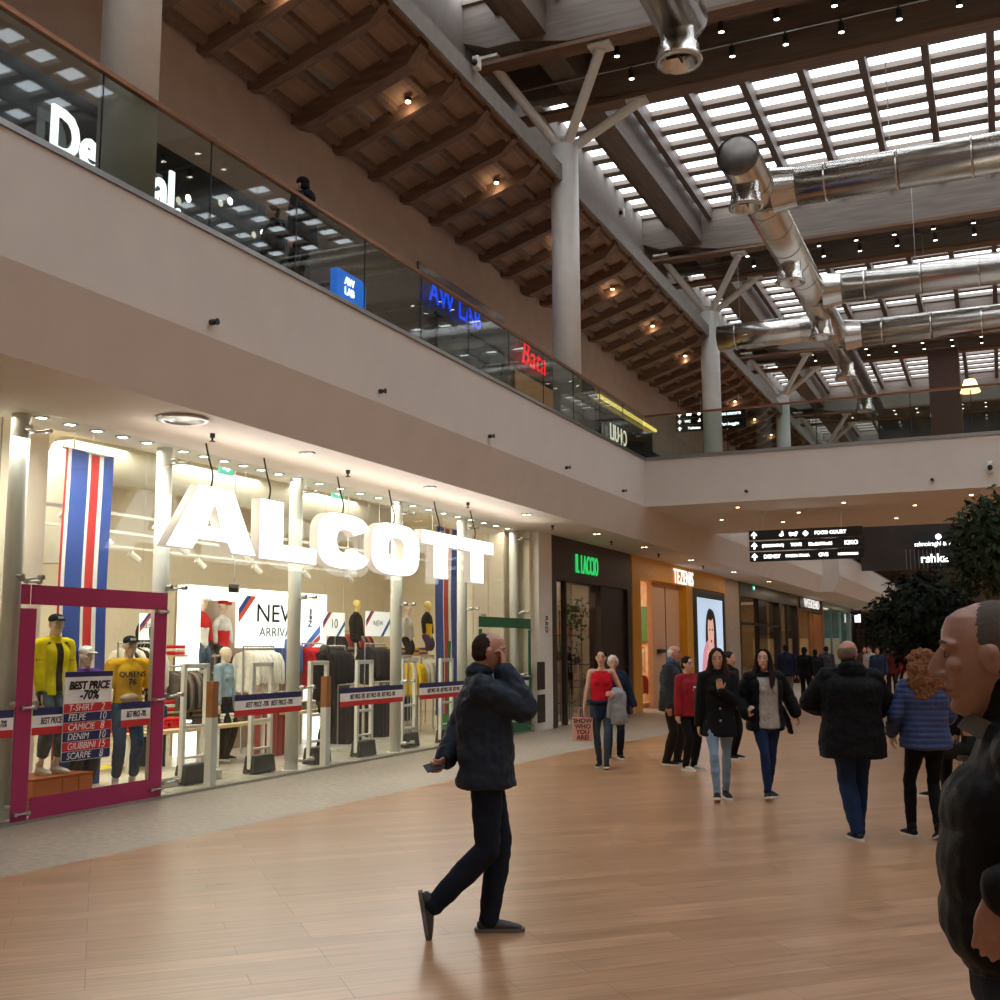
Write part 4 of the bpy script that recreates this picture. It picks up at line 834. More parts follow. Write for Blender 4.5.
# gallery signboards seen through the balustrade
def dirsign(p,rows,W,H,label,face='-y',rods=1.0,hang=True):
    r=empty('directory_sign',p); tag(r,label,'sign'); n=len(rows); h=H/n
    for i,row in enumerate(rows):
        b=MB().box(0,W,0,.08,H-(i+1)*h+.02,H-i*h-.01).build('sign_panel',M_black,r,bevel=.004)
        for s,x,sz,sx in row: 
            if s=='^':
                a=MB().add([(x-.012*0-.02,-.006,H-(i+1)*h+h*.22),(x+.02,-.006,H-(i+1)*h+h*.22),(x+.02,-.006,H-(i+1)*h+h*.6),(x-.02,-.006,H-(i+1)*h+h*.6)],[(0,1,2,3)])
                zc=H-(i+1)*h; a.add([(x-.075,-.006,zc+h*.52),(x-.05,-.006,zc+h*.46),(x,-.006,zc+h*.72),(x,-.006,zc+h*.86)],[(0,1,2,3)]); a.add([(x+.075,-.006,zc+h*.52),(x+.05,-.006,zc+h*.46),(x,-.006,zc+h*.72),(x,-.006,zc+h*.86)],[(0,3,2,1)]); a.build('arrow_mark',M_txtw,b)
            elif s in('leaf','bone','clover'):
                zc=H-(i+.5)*h; a=MB(); d=h*.3
                def disc(cx,cz,rx,rz): a.add([(cx+rx*math.cos(t*PI/8),-.006,cz+rz*math.sin(t*PI/8)) for t in range(16)],[tuple(range(15,-1,-1))])
                if s=='clover':
                    for q in((.7,0),(-.7,0),(0,.7),(0,-.7),(0,0)): disc(x+q[0]*d*.6,zc+q[1]*d*.6,d*.42,d*.42)
                elif s=='bone':
                    for q in((-1.1,.4),(-.9,-.5),(1.2,.6),(.8,-.6),(0,0)): disc(x+q[0]*d*.8,zc+q[1]*d*.6,d*.45,d*.35)
                    a.add([(x-d,-.006,zc-.02),(x+d,-.006,zc-.02),(x+d,-.006,zc+.03),(x-d,-.006,zc+.03)],[(0,1,2,3)])
                else: disc(x,zc-.2*d,d*.7,d*.4); disc(x+.3*d,zc+.5*d,d*.3,d*.6)
                a.build('pictogram',M_txtw,b)
            else: text('lettering',s,h*sz,M_txtw,onwall(x,-.008,H-(i+.5)*h,'-y'),.001,b,off=.004,sx=sx)
    if hang:
        for x in(W*.12,W*.82): MB().cyl((x,.04,H),(x,.04,rods),.012,8).build('hanging_rod',M_steel,r)
    return r
dirsign((-5.27,26,3.66),[[('^',.12,1,1),('leaf',.75,1,1),('bone',1.02,1,1),('clover',1.3,1,1),('FOOD COURT',1.85,.42,1)],
 [('^',.12,1,1),('(TERRANOVA)',.55,.34,.9),('TOYS',1.08,.4,1),('MediaWorld',1.62,.4,1),('KIKO',2.3,.5,1)],
 [('^',.12,1,1),('DISNEY',.52,.45,1),('PIAZZA ITALIA',1.1,.32,1),('OVS',1.68,.45,1),('NORTH SAILS',2.22,.28,1)]],2.56,.76,'black hanging directory sign reading food court under the footbridge',rods=1.21)
dirsign((-9.75,36.5,9.0),[[('^',.12,1,1),('bone',.45,1,1),('clover',.8,1,1)],[('^',.12,1,1),('WC',.4,.5,1),('leaf',.8,1,1)],[('^',.12,1,1),('Toilettes',.62,.5,1)]],1.05,.72,'black directory sign with pictograms hanging over the gallery left of the third column',rods=1.2)
dirsign((-8.68,36.6,9.0),[[('Ascensore',.75,.5,1)],[('Parcheggio',.75,.4,1)]],1.3,.72,'plain dark directory sign hanging behind the third column',rods=1.2)
# brown tower and lamp on the bridge deck
r=empty('information_tower',(-1.55,33,5.95)); tag(r,'dark brown square tower with blue panel beyond the footbridge','kiosk')
MB().box(.1,.92,0,.9,0,4.15).build('body',mat('oxblood_panel',hexc('4a2a20'),.5),r,bevel=.02); MB().box(.09,.1,.1,.8,.9,3.1).build('blue_panel',flat('1a2a4a'),r); text('lettering','café',.3,M_txtw,Matrix(((0,0,-1,.085),(-1,0,0,.5),(0,1,0,2.3),(0,0,0,1))),.005,r)
MB().box(-.1,.92,-.06,0,.9,1.0).build('counter_ledge',M_brown,r)
lp=at(970,386,'y',31.5); r=empty('floor_lamp',(lp.x,31.5,5.95)); tag(r,'tall standing lamp with glowing cream shade on the footbridge','lamp')
MB().lathe((0,0,0),[(.001,0),(.16,0),(.16,.03),(.02,.05)],20).build('base',M_dark,r); MB().cyl((0,0,.03),(0,0,lp.z-5.95),.015,8).build('pole',M_dark,r); MB().lathe((0,0,lp.z-5.95-.05),[(.26,-.12),(.14,.22)],24).build('lamp_shade',glow('shade_cream','ffd9a0',2.2),r,smooth=True)
# glazed upper offices far beyond bridge
r=empty('upper_glazed_screen',(-5,58.5,9.8)); tag(r,'row of dark glazed panes far beyond the footbridge on the upper floor','glazed screen')
for i in range(6): MB().box(i*2.0,i*2.0+1.75,0,.05,.6,3.2).build('glass_pane',mat('blue_grey_glass',hexc('3a4858'),.1,spec=.8),r)
MB().box(-.1,12,.06,.1,0,3.4).build('frame',M_brown,r)
# ================================================================ TREES AND SEATING
def tree(p,zc,rad,label,seed,sq=(1,1,.85),n=5200,size=.2,col='26301c'):
    r=empty('indoor_tree',p); tag(r,label,'tree')
    g=MB().tube([(0,0,.4),(.03,.02,1.2),(0,.03,zc-rad*.5)],[.06,.05,.04],n=10)
    rr=random.Random(seed)
    for i in range(9):
        d=V((rr.uniform(-1,1),rr.uniform(-1,1),rr.uniform(.1,1))).normalized(); g.tube([(0,0,zc-rad*.7),d*rad*.4+V((0,0,zc-rad*.4)),d*rad*.8+V((0,0,zc-rad*.2))],[.03,.018,.008],n=6)
    g.build('trunk',cloth('3a2c22'),r,smooth=True)
    f=leafball('',None,n,rad,size,None,'','',squash=sq,seed=seed); f.build('foliage',cloth(col),r).location=(0,0,zc)
    MB().lathe((0,0,0),[(.001,0),(.38,0),(.46,.55),(.42,.55),(.38,.5),(.001,.48)],28).build('planter',M_dark,r,smooth=False)
tree((-1.1,19.0,0),2.1,.82,'dark leafy indoor tree behind the curly haired woman',11,(1,1,1.0),7000,.13,'141a10')
tree((.14,15.7,0),3.05,.77,'lighter leafy indoor tree at the right edge above the near man',23,(1,1,.9),4500,.13,'29351f')
r=empty('wooden_table',(.35,14.0,0)); tag(r,'light wooden table behind the curly haired woman','table'); MB().box(-.9,.9,-.35,.35,1.0,1.05).build('table_top',flat('a87c4c'),r,bevel=.005)
for a in(-.8,.8):
    for b in(-.3,.3): MB().box(a-.03,a+.03,b-.03,b+.03,0,1.0).build('leg',flat('8a6038'),r)
r=empty('white_parasol',(-1.35,21,0)); tag(r,'small white peaked stall canopy behind the curly haired woman','canopy'); MB().lathe((0,0,0),[(.3,1.5),(.02,1.85)],8).build('canopy_cloth',M_wht,r); MB().cyl((0,0,0),(0,0,1.8),.02,8).build('pole',M_dark,r)
# ================================================================ PEOPLE
def ik(a,c,l1,l2,hint):
    a=V(a);c=V(c);d=c-a;L=d.length
    if L>(l1+l2)*.999: c=a+d*((l1+l2)*.999/L); d=c-a; L=d.length
    t=d/L; x=(l1*l1-l2*l2+L*L)/(2*L); h=math.sqrt(max(0,l1*l1-x*x)); hh=V(hint); hh=hh-t*hh.dot(t)
    if hh.length<1e-4: hh=t.orthogonal()
    return a+t*x+hh.normalized()*h,c
def basis(fwd,up=(0,0,1)):
    f=V(fwd).normalized(); r=f.cross(V(up)).normalized(); u=r.cross(f); return Matrix((r,f,u)).transposed()
def hand(mb,w,d,n,thumb,s=1,curl=25,spread=0,tcurl=0,fc=None):
    """w wrist, d direction to fingers, n palm facing, thumb=+-1 side"""
    d=V(d).normalized(); n=V(n); n=(n-d*n.dot(d)).normalized(); l=d.cross(n)*thumb
    mb.tube([w-d*.02*s,w+d*.03*s,w+d*.065*s,w+d*.09*s],[(.026*s,.018*s),(.036*s,.017*s),(.042*s,.015*s),(.04*s,.012*s)],side=l,n=14,ex=2.6)
    for i,(o,L) in enumerate(((.030,.068),(.010,.077),(-.010,.071),(-.029,.055))):
        c=curl if fc is None else fc[i]
        p=w+d*.086*s+l*o*s; pts=[p-d*.015*s,p]; a=0; q=p; dd=(d+l*spread*o*8).normalized()
        for k,f in enumerate((.42,.32,.26)):
            a+=R(c)*(1 if k else .6); q=q+(dd*math.cos(a)+n*math.sin(a))*L*f*s; pts.append(q)
        mb.tube(pts,[.0092*s,.0092*s,.0082*s,.0075*s,.0062*s],side=l,n=10,sub=2)
    p=w+d*.02*s+l*.026*s; a=(d*.65+l*.75+n*.25).normalized(); b=(d*(.9)+l*(.35-tcurl)+n*(.35+tcurl)).normalized()
    mb.tube([p,p+a*.035*s,p+a*.04*s+b*.022*s,p+a*.04*s+b*.05*s],[.014*s,.0125*s,.0105*s,.008*s],side=n,n=10,sub=2)
def head(mb,C,M,s=1,nose=1,jaw=1,fat=1):
    def P(x,y,z): return C+M@V((x,y,z))*s
    mb.ell(P(0,-.014,.032),(.073*s,.094*s,.086*s),M,20,14)
    mb.tube([P(0,.004,.06),P(0,.006,.03),P(0,.010,-.02),P(0,.016,-.055),P(0,.026,-.085),P(0,.040,-.108)],[(.064*s,.076*s),(.068*s,.078*s),(.065*fat*s,.074*s),(.057*fat*jaw*s,.066*s),(.044*fat*jaw*s,.050*s),(.026*jaw*s,.034*s)],side=M@V((1,0,0)),n=20,sub=3)
    for sx in(-1,1):
        mb.ell(P(sx*.038,.058,-.012),(.024*s,.022*s,.02*s),M,10,7)
        mb.tube([P(sx*.006,.076,.030),P(sx*.030,.075,.036),P(sx*.052,.060,.030)],[.009*s,.010*s,.009*s],n=8)
        mb.ell(P(sx*.074,-.008,-.004),(.009*s,.020*s,.033*s),M@Matrix.Rotation(sx*R(12),3,'Z')@Matrix.Rotation(R(-10),3,'X'),12,9)
        mb.ell(P(sx*.076,-.014,.008),(.014*s,.014*s,.02*s),M,10,7)
        mb.ell(P(sx*.012,.086,-.033),(.009*s,.014*s,.009*s),M,10,7)
        mb.ell(P(sx*.03,.070,.021),(.017*s,.012*s,.006*s),M,8,6)
    q=nose-1
    mb.tube([P(0,.074,.026),P(0,.080+.002*q,.004),P(0,.086+.007*q,-.022),P(0,.084+.006*q,-.032)],[(.008*s,.012*s),(.009*s,(.017+.003*q)*s),(.0105*s,(.020+.003*q)*s),(.012*s,(.015+.002*q)*s)],side=M@V((1,0,0)),n=12,cl=.4)
    mb.tube([P(-.024,.068,-.061),P(0,.080,-.058),P(.024,.068,-.061)],[.006*s,.009*s,.006*s],n=8); mb.tube([P(-.02,.066,-.073),P(0,.077,-.072),P(.02,.066,-.073)],[.007*s,.010*s,.007*s],n=8); mb.tube([P(0,.070,-.036),P(0,.072,-.056)],[(.02*s,.014*s),(.02*s,.013*s)],side=M@V((1,0,0)),n=10)
    mb.ell(P(0,.056,-.100),(.024*s,.025*s,.019*s),M,10,8)
def limb(mb,a,b,c,r,side,n=14):
    a,b,c=V(a),V(b),V(c); mb.tube([a,a.lerp(b,.35),a.lerp(b,.85),b,b.lerp(c,.2),b.lerp(c,.45),b.lerp(c,.85),c],r,side=side,n=n,sub=2)
SK={'fair':'c89a80','tan':'a07868','pink':'b98470','mann':'e6cbb0','blackm':'2a2422','gold':'d8c070'}
def skinmat(k):
    if k in('fair','tan','pink'):
        return mat('skin_'+k,hexc(SK[k]),.5,var=.10,scale=22,bump=.12,bscale=240)
    return mat('skin_'+k,hexc(SK[k]),.45,var=.03)
def person(name,loc,face,h,label,top,bottom,shoes='1a1a1c',hair=None,skin='fair',w=1.0,female=False,pel=(0,0,0),lean=0,side=0,feet=None,wrists=None,hdir=None,pn=None,elb=None,knee=None,headrot=(0,0),det=1,curl=25,group=None,cat='person',eyes=True,extra=None,headfwd=.02,nose=1,fat=1,shw=None,fc=None,kids=True,tc=0,belly=0,hsz=1.0,handskin=None,groupkind=None):
    """face: heading in degrees (0 = +Y, counter-clockwise). measurements are for a 1.75 m figure and scaled to h"""
    root=empty(name,loc,R(face)); tag(root,label,cat,group,'thing'); S=h/1.75; vox={2:.0042,1:.0075,0:.011}[det]/S
    sw=shw or (.165 if female else .19); PEL=V((0,0,.94))+V(pel)
    t=V((math.sin(R(side)),math.sin(R(lean)),math.cos(R(lean)))).normalized(); rt=V((1,0,0)); fw=rt.cross(t)*-1; fw=t.cross(rt)
    fw=V((0,math.cos(R(lean)),-math.sin(R(lean))))
    SH=PEL+t*.485; NB=PEL+t*.545
    feet=feet or {}; F={}
    for k,sx in(('L',-1),('R',1)): F[k]=feet.get(k,(sx*.1,0,.085,-sx*6,0))
    wr={'L':(-.25,.05,.86),'R':(.25,.05,.86)}; wr.update(wrists or {}); hd={'L':(0,.1,-1),'R':(0,.1,-1)}; hd.update(hdir or {}); pnn={'L':(1,0,0),'R':(-1,0,0)}; pnn.update(pn or {})
    el={'L':(-.5,-1,.1),'R':(.5,-1,.1)}; el.update(elb or {}); kn={'L':(-.1,1,0),'R':(.1,1,0)}; kn.update(knee or {})
    J={}
    for k,sx in(('L',-1),('R',1)):
        hip=PEL+V((sx*.088,0,-.02)); an=V(F[k][:3]); K,an=ik(hip,an,.43,.43,kn[k]); sh=SH+V((sx*sw,0,0)); E,W=ik(sh,V(wr[k]),.30,.265,el[k]); J[k]=(hip,K,an,sh,E,W)
    yaw,pit=headrot; HM=Matrix.Rotation(R(yaw),3,'Z')@Matrix.Rotation(R(pit),3,'X'); HC=NB+t*.03+V((0,headfwd,.118))+HM@V((0,.012,0))
    # body
    b=MB(); sc=w
    b.tube([PEL-t*.07,PEL,PEL+t*.1,PEL+t*.22,PEL+t*.36,PEL+t*.46,PEL+t*.52],[(.13*sc,.09*sc),(.15*sc,.10*sc),(.13*sc,.09*sc),(.135*sc,.095*sc),(.15*sc,.10*sc),(.13*sc,.07),(.07,.05)],side=rt,n=20)
    b.tube([NB-t*.06,NB+t*.03,HC+HM@V((0,-.025,-.07)),HC+HM@V((0,-.012,-.02))],[(.06,.055),(.052*(.85 if female else 1.05),.053),(.050*(.85 if female else 1.08),.054),(.05,.05)],side=rt,n=16)
    head(b,HC,HM,1.0*hsz,nose=nose,fat=fat)
    for k,sx in(('L',-1),('R',1)):
        hip,K,an,sh,E,W=J[k]; limb(b,hip,K,an,[.07,.066,.045,.040,.042,.042,.030,.030],rt)
        b.tube([SH+V((sx*.05,0,-.01)),sh+V((-sx*.02,0,0)),sh],[.05,.05,.045],side=(0,1,0),n=12)
        b.tube([sh,sh.lerp(E,.5),E],[.046,.042,.036],side=(0,1,0),n=14); b.tube([E,E.lerp(W,.3),W],[.036,.035,.024],side=(0,1,0),n=14)
        hand(b,W,hd[k],pnn[k],-1 if False else (1 if k=='L' else -1)*1,1.0,curl,tcurl=tc,fc=(fc or {}).get(k))
        yw=R(F[k][3]); ft=Matrix.Rotation(yw,3,'Z')@Matrix.Rotation(R(-F[k][4]),3,'X'); b.tube([an,an+ft@V((0,.0,-.03)),an+ft@V((0,.07,-.055))],[.032,.028,.016],side=rt,n=10)
    if extra and 'body' in extra: extra['body'](b,J,HC,HM)
    sm=lambda m: [setattr(m,'v',[v*S for v in m.v])][0]
    sm(b); body=baked('body',b,skinmat(skin),root,vox*S,2)
    # face details
    def P(x,y,z): return (HC+HM@(V((x,y,z))*hsz))*S
    if eyes and det>=1:
        for sx in(-1,1):
            e=MB().ell(P(sx*.030,.0690 if det==2 else .0735,.009),(.0125*S,.0115*S,(.0055 if det==2 else .0075)*S),HM,12,8).build('eye',flat('8f8078',.3) if det==2 else M_black,root,smooth=True)
            if det==2: MB().ell(P(sx*.030+.0,.0785,.009),(.0065*S,.0035*S,.0055*S),HM,10,6).build('iris',M_black,e,smooth=True)
            MB().tube([P(sx*.014,.083,.031),P(sx*.032,.083,.039),P(sx*.052,.067,.033)],[.0025*S,.0045*S,.0025*S],n=6).build('eyebrow',cloth(hair[1] if hair and hair[0]!='bald' and hair[1] not in('c9c4bd','b8b2aa') else '3a2a22'),root)
    if eyes:
        MB().tube([P(-.023,.073,-.066),P(0,.0865,-.065),P(.023,.073,-.066)],[.0025*S,.004*S,.0025*S],n=8).build('lips',flat('8a4a40',.5),root)
    # hair
    if hair:
        st,hx=hair[0],hair[1]; hm=cloth(hx,.8); H=MB()
        def hp(x,y,z): return HC+HM@(V((x,y,z))*hsz)
        hs=hsz
        if st=='short':
            H.ell(hp(0,-.020,.052),(.087*hs,.092*hs,.086*hs),HM,20,12); H.ell(hp(0,-.045,-.01),(.082*hs,.068*hs,.062*hs),HM,16,10)
            dp=lambda c,n: .004*noise.noise(c*55)
        elif st=='buzz':
            H.ell(hp(0,-.0265,.034),(.0785*hs,.086*hs,.0868*hs),HM,22,14); H.ell(hp(0,-.05,-.015),(.071*hs,.058*hs,.05*hs),HM,16,10); dp=lambda c,n: .0012*noise.noise(c*160)
        elif st=='balding':
            H.ell(hp(0,-.034,.012),(.086*hs,.086*hs,.070*hs),HM,20,12); H.ell(hp(0,-.05,-.02),(.078*hs,.068*hs,.05*hs),HM,16,10); dp=lambda c,n: .003*noise.noise(c*70)
        elif st=='receding':
            H.ell(hp(0,-.036,.028),(.079*hs,.081*hs,.085*hs),HM,20,12); H.ell(hp(0,-.05,-.015),(.075*hs,.062*hs,.055*hs),HM,16,10); dp=lambda c,n: .003*noise.noise(c*70)
        elif st=='bob':
            H.ell(hp(0,-.022,.05),(.086*hs,.092*hs,.086*hs),HM,20,12); H.ell(hp(0,-.045,-.01),(.084*hs,.07*hs,.075*hs),HM,16,10)
            for sx in(-1,1): H.tube([hp(sx*.07,.02,.05),hp(sx*.08,.0,.0),hp(sx*.074,-.01,-.04)],[.022,.024,.018],n=8)
            dp=lambda c,n: .006*noise.noise(c*45)
        elif st=='bun':
            H.ell(hp(0,-.020,.052),(.085*hs,.092*hs,.084*hs),HM,20,12); H.ell(hp(0,-.05,-.01),(.078*hs,.06*hs,.065*hs),HM,16,10); H.ell(hp(0,-.115,.05),(.035,.03,.035),HM); dp=lambda c,n:.003*noise.noise(c*60)
        elif st=='long':
            L=hair[2]
            H.ell(hp(0,-.024,.046),(.084*hs,.092*hs,.084*hs),HM,20,12)
            H.tube([hp(0,-.06,.02),hp(0,-.075,-.08),hp(0,-.09,-.2),hp(0,-.09,-L)],[(.082,.05),(.09,.05),(.12,.05),(.09,.03)],side=rt,n=18)
            for sx in(-1,1): H.tube([hp(sx*.02,.045,.118),hp(sx*.066,.035,.07),hp(sx*.082,.018,.0),hp(sx*.088,.015,-.09),hp(sx*.11,.035,-.2),hp(sx*.105,.06,-L*.95)],[.018,.024,.026,.034,(.045,.032),(.02,.015)],side=rt,n=10)
            dp=lambda c,n: .007*noise.noise(V((c.x*60,c.y*60,c.z*8)))
        elif st=='curly':
            H.ell(hp(0,-.04,.045),(.135,.125,.10),HM,20,12); H.ell(hp(0,-.08,-.06),(.185,.12,.13),HM,20,12); H.ell(hp(0,-.10,-.18),(.20,.11,.13),HM,20,12); H.ell(hp(-.04,-.13,-.28),(.13,.08,.10),HM); H.ell(hp(.11,-.09,-.24),(.10,.08,.10),HM)
            dp=lambda c,n: .018*noise.noise(V((c.x*30,c.y*30,c.z*16)))+.018*noise.noise(V((c.x*75,c.y*75,c.z*40)))
        sm(H); baked('hair',H,hm,root,vox*S*1.0,1,disp=dp)
    # trousers
    if bottom:
        T=MB(); bw=bottom.get('w',1); leg=bottom.get('leg',1.0); c=bottom.get('crop',0)
        T.tube([PEL+t*.10,PEL+t*.03,PEL-t*.04,PEL-t*.10],[(.155*w,.11*w),(.172*w,.125*w),(.175*w*bw,.125*w*bw),(.15*w*bw,.10*w*bw)],side=rt,n=20)
        for k,sx in(('L',-1),('R',1)):
            hip,K,an,*_=J[k]; d=(an-K).normalized(); e=an-d*(c-.02)
            T.tube([hip+V((0,0,.02)),hip.lerp(K,.3),hip.lerp(K,.8),K,K.lerp(e,.2),K.lerp(e,.5),K.lerp(e,.9),e],[x*bw for x in (.098,.092,.070*leg,.066*leg,.066*leg,.064*leg,.052*leg,.053*leg)],side=rt,n=16,sub=2)
        def dp(c,n): return .006*noise.noise(V((c.x*9,c.y*9,c.z*14)))+.003*noise.noise(c*30)
        sm(T); o=baked('trousers',T,cloth(bottom['c']),root,max(vox,.006)*S,3,disp=dp)
        if bottom.get('label'): o['label']=bottom['label']
    # shoes
    if shoes:
        for k in'LR':
            an=J[k][2]; yw=R(F[k][3]); ft=Matrix.Rotation(yw,3,'Z')@Matrix.Rotation(R(-F[k][4]),3,'X'); Q=lambda x,y,z:an+ft@V((x,y,z))
            s_=MB(); s_.tube([Q(0,-.055,-.045),Q(0,-.02,-.038),Q(0,.05,-.044),Q(0,.12,-.052),Q(0,.185,-.062)],[(.034,.026),(.036,.034),(.042,.03),(.046,.023),(.034,.014)],side=ft@V((1,0,0)),n=14,ex=2.5); s_.tube([Q(0,-.02,-.04),Q(0,-.018,-.0),Q(0,-.016,.022)],[.038,.041,.043],side=rt,n=12)
            sm(s_); sh_=baked('shoe',s_,cloth(shoes,.6),root,max(vox,.006)*S,2)
            so=MB(); outl=[(.0,-.09),(.03,-.08),(.036,-.04),(.034,.03),(.047,.1),(.044,.16),(.025,.205),(0,.212)]; outl=outl+[(-x,y) for x,y in outl[::-1][1:-1]]
            n_=len(outl); vs=[(Q(x,y,z))*S for z in(-.085,-.062) for x,y in outl]; so.add(vs,[(i,(i+1)%n_,n_+(i+1)%n_,n_+i) for i in range(n_)]+[tuple(range(n_-1,-1,-1)),tuple(range(n_,2*n_))]); so.build('sole',flat(extra.get('sole','d8d4cc') if extra else 'd8d4cc'),sh_)
    # tops (list, inner first)
    for g in top:
        ty=g.get('type','jacket'); T=MB(); bk=g.get('bulk',.02); hem=g.get('hem',.86); sl=g.get('sleeve',1.0); ww=w*g.get('w',1)
        base=PEL; hemc=V((base.x,base.y-(base.z-hem)*math.tan(R(lean))*0,hem)); 
        pts=[]; rd=[]
        if hem<base.z-.04:
            fl=g.get('flare',1.0); pts+= [hemc,hemc.lerp(base,.5)]; rd+= [((.172*ww+bk)*fl,(.135*ww+bk)*fl),((.178*ww+bk)*(1+fl)/2,(.13*ww+bk)*(1+fl)/2)]
        else: pts+= [PEL+t*(hem-PEL.z)]; rd+= [(.165*ww+bk,.12*ww+bk)]
        for q,a_,b_ in ((.02,.17,.122),(.12,.158,.112+belly),(.22,.158,.112+belly),(.34,.172,.120+.3*belly),(.43,.165,.105),(.50,.12,.075),(.545,.075,.065)):
            if q+PEL.z>hem+.04: 
                if ty=='tank' and q>.5: continue
                pts.append(PEL+t*q+fw*belly*.5*(1 if q<.4 else 0)); rd.append((a_*ww+bk*(1 if q<.45 else .5),b_*ww+bk*(1 if q<.45 else .5)))
        T.tube(pts,rd,side=rt,n=24,ex=2.3,cl=.12)
        if female and g.get('bust',1):
            for sx in(-1,1): T.ell(PEL+t*.33+V((sx*.07,.085*w+bk*.6,0)),(.062,.055,.06))
        if ty!='tank':
            for k,sx in(('L',-1),('R',1)):
                if k in g.get('nosleeve',''): continue
                hip,K,an,sh,E,W=J[k]; m=g.get('slv',1.0); end=W.lerp(E,1-sl) if sl<1 else W-(W-E).normalized()*.01
                T.tube([SH+V((sx*.06,0,.0)),SH+V((sx*(sw-.05),0,.005)),sh+V((-sx*.01,0,-.005))],[(.07,.062+bk*.5),(.07,.06+bk*.5),(.062+bk*.4,.06+bk*.4)],side=(0,1,0),n=14)
                if sl>=.55: T.tube([sh,sh.lerp(E,.4),sh.lerp(E,.8),E],[(x+bk*.75)*m for x in(.058,.055,.051,.049)],side=(0,1,0),n=16,sub=2); T.tube([E,E.lerp(end,.3),E.lerp(end,.65),E.lerp(end,.93),end],[(x+bk*.75)*m for x in(.049,.048,.043,.036,.034)],side=(0,1,0),n=16,sub=2)
                else: T.tube([sh,sh.lerp(E,sl*.8),sh.lerp(E,sl*1.6)],[.062+bk,.06+bk,.062+bk],side=(0,1,0),n=14)
        if g.get('collar'):
            cz=g['collar']; T.tube([NB-t*.03,NB+t*.02,NB+t*cz],[(.085,.08),(.078,.078),(.083,.082)],side=rt,n=18)
        if g.get('hood'):
            T.ell(NB+V((0,-.085,-.005)),(.13,.065,.085)); T.tube([NB+V((-.1,-.02,-.01)),NB+V((-.06,-.09,.03)),NB+V((.06,-.09,.03)),NB+V((.1,-.02,-.01))],[.04,.05,.05,.04],n=10)
        if 'fn' in g: g['fn'](T,J,PEL,t)
        qz=g.get('quilt',0); amp=g.get('amp',.006); rg=g.get('rag',.006)
        def dp(c,n,qz=qz,amp=amp,rg=rg):
            d=rg*noise.noise(V((c.x*8,c.y*8,c.z*11)))+rg*.5*noise.noise(c*26)
            if qz: d+=amp*(abs(math.sin(PI*c.z/S/qz+.25*noise.noise(c*5)))**.55-.7)
            return d
        cutf=None
        if g.get('open'):
            o_=g['open']; 
            def cutf(c,o_=o_): return c.y>.02*S+PEL.y*S+(c.z/S-PEL.z)*math.tan(R(lean))*S and abs(c.x-PEL.x*S-g.get('ox',0))<o_*S*(1+ .35*max(0,(1.3-c.z/S))) and c.z/S<1.43
        sm(T); o=baked(g.get('name','jacket'),T,cloth(g['c'],g.get('rough',.8)),root,max(vox,.006)*S,2,disp=dp,cut=cutf)
        if g.get('label'): o['label']=g['label']
        if g.get('collar') and g.get('trim'): pass
    if extra and 'after' in extra: extra['after'](root,J,HC,HM,S)
    return root
# ---- the man in the middle, walking to the right, hand at his nose, phone behind his back
def child(mb,name,m,root,S,smooth=False,label=None):
    mb.v=[v*S for v in mb.v]; o=mb.build(name,m,root,smooth=smooth)
    if label: o['label']=label
    return o
def man_after(root,J,HC,HM,S):
    g=MB(); g.tube([HC+V((0,-.01,-.155)),HC+V((0,.02,-.18))],[(.063,.063),(.068,.068)],n=18,cap=False); child(g,'shirt_collar',cloth('c8c8cc'),root,S,True)
FD=24.2
HR=FD-90
man=person('person',(-2.93,6.22,0.004),HR+2,1.78,'man in dark padded jacket walking with one hand raised to his nose',
  [dict(type='jacket',c='242c38',hem=.86,bulk=.038,collar=.03,w=1.03,slv=1.08,rag=.012,name='jacket',label='dark navy padded jacket',flare=1.0,rough=.6)],
  dict(c='191f2c',leg=1.12,w=1.02),shoes='4a4a4a',hair=('receding','33281f'),skin='pink',w=1.03,pel=(0,.03,.012),lean=-4,det=2,belly=.015,
  feet={'R':(.07,-.27,.20,0,80),'L':(-.08,.05,.085,0,0)},knee={'R':(.05,1,.2)},
  wrists={'R':(.09,.135,1.54),'L':(-.04,-.215,1.0)},elb={'R':(.35,0,-1),'L':(-1,.1,.1)},hdir={'R':(-.45,.0,1),'L':(.9,-.35,-.2)},pn={'R':(-.25,-1,.1),'L':(-.5,-.7,.3)},curl=48,tc=.3,headrot=(0,-8),headfwd=.055,extra={'after':man_after,'sole':'6a6660'})
# phone in his lower hand
g=MB().obox((0,0,0),(.065,.12,.009)); ph=g.build('phone',M_black,bevel=.003)
Mw=man.matrix_world.copy() if False else Matrix.Translation(man.location)@Matrix.Rotation(man.rotation_euler.z,4,'Z')
S_=1.80/1.75; ph.location=Mw@(V((.06,-.275,.965))*S_); ph.rotation_euler=(R(15),R(35),man.rotation_euler.z+R(35)); tag(ph,'black phone held behind the walking man in the middle','phone')
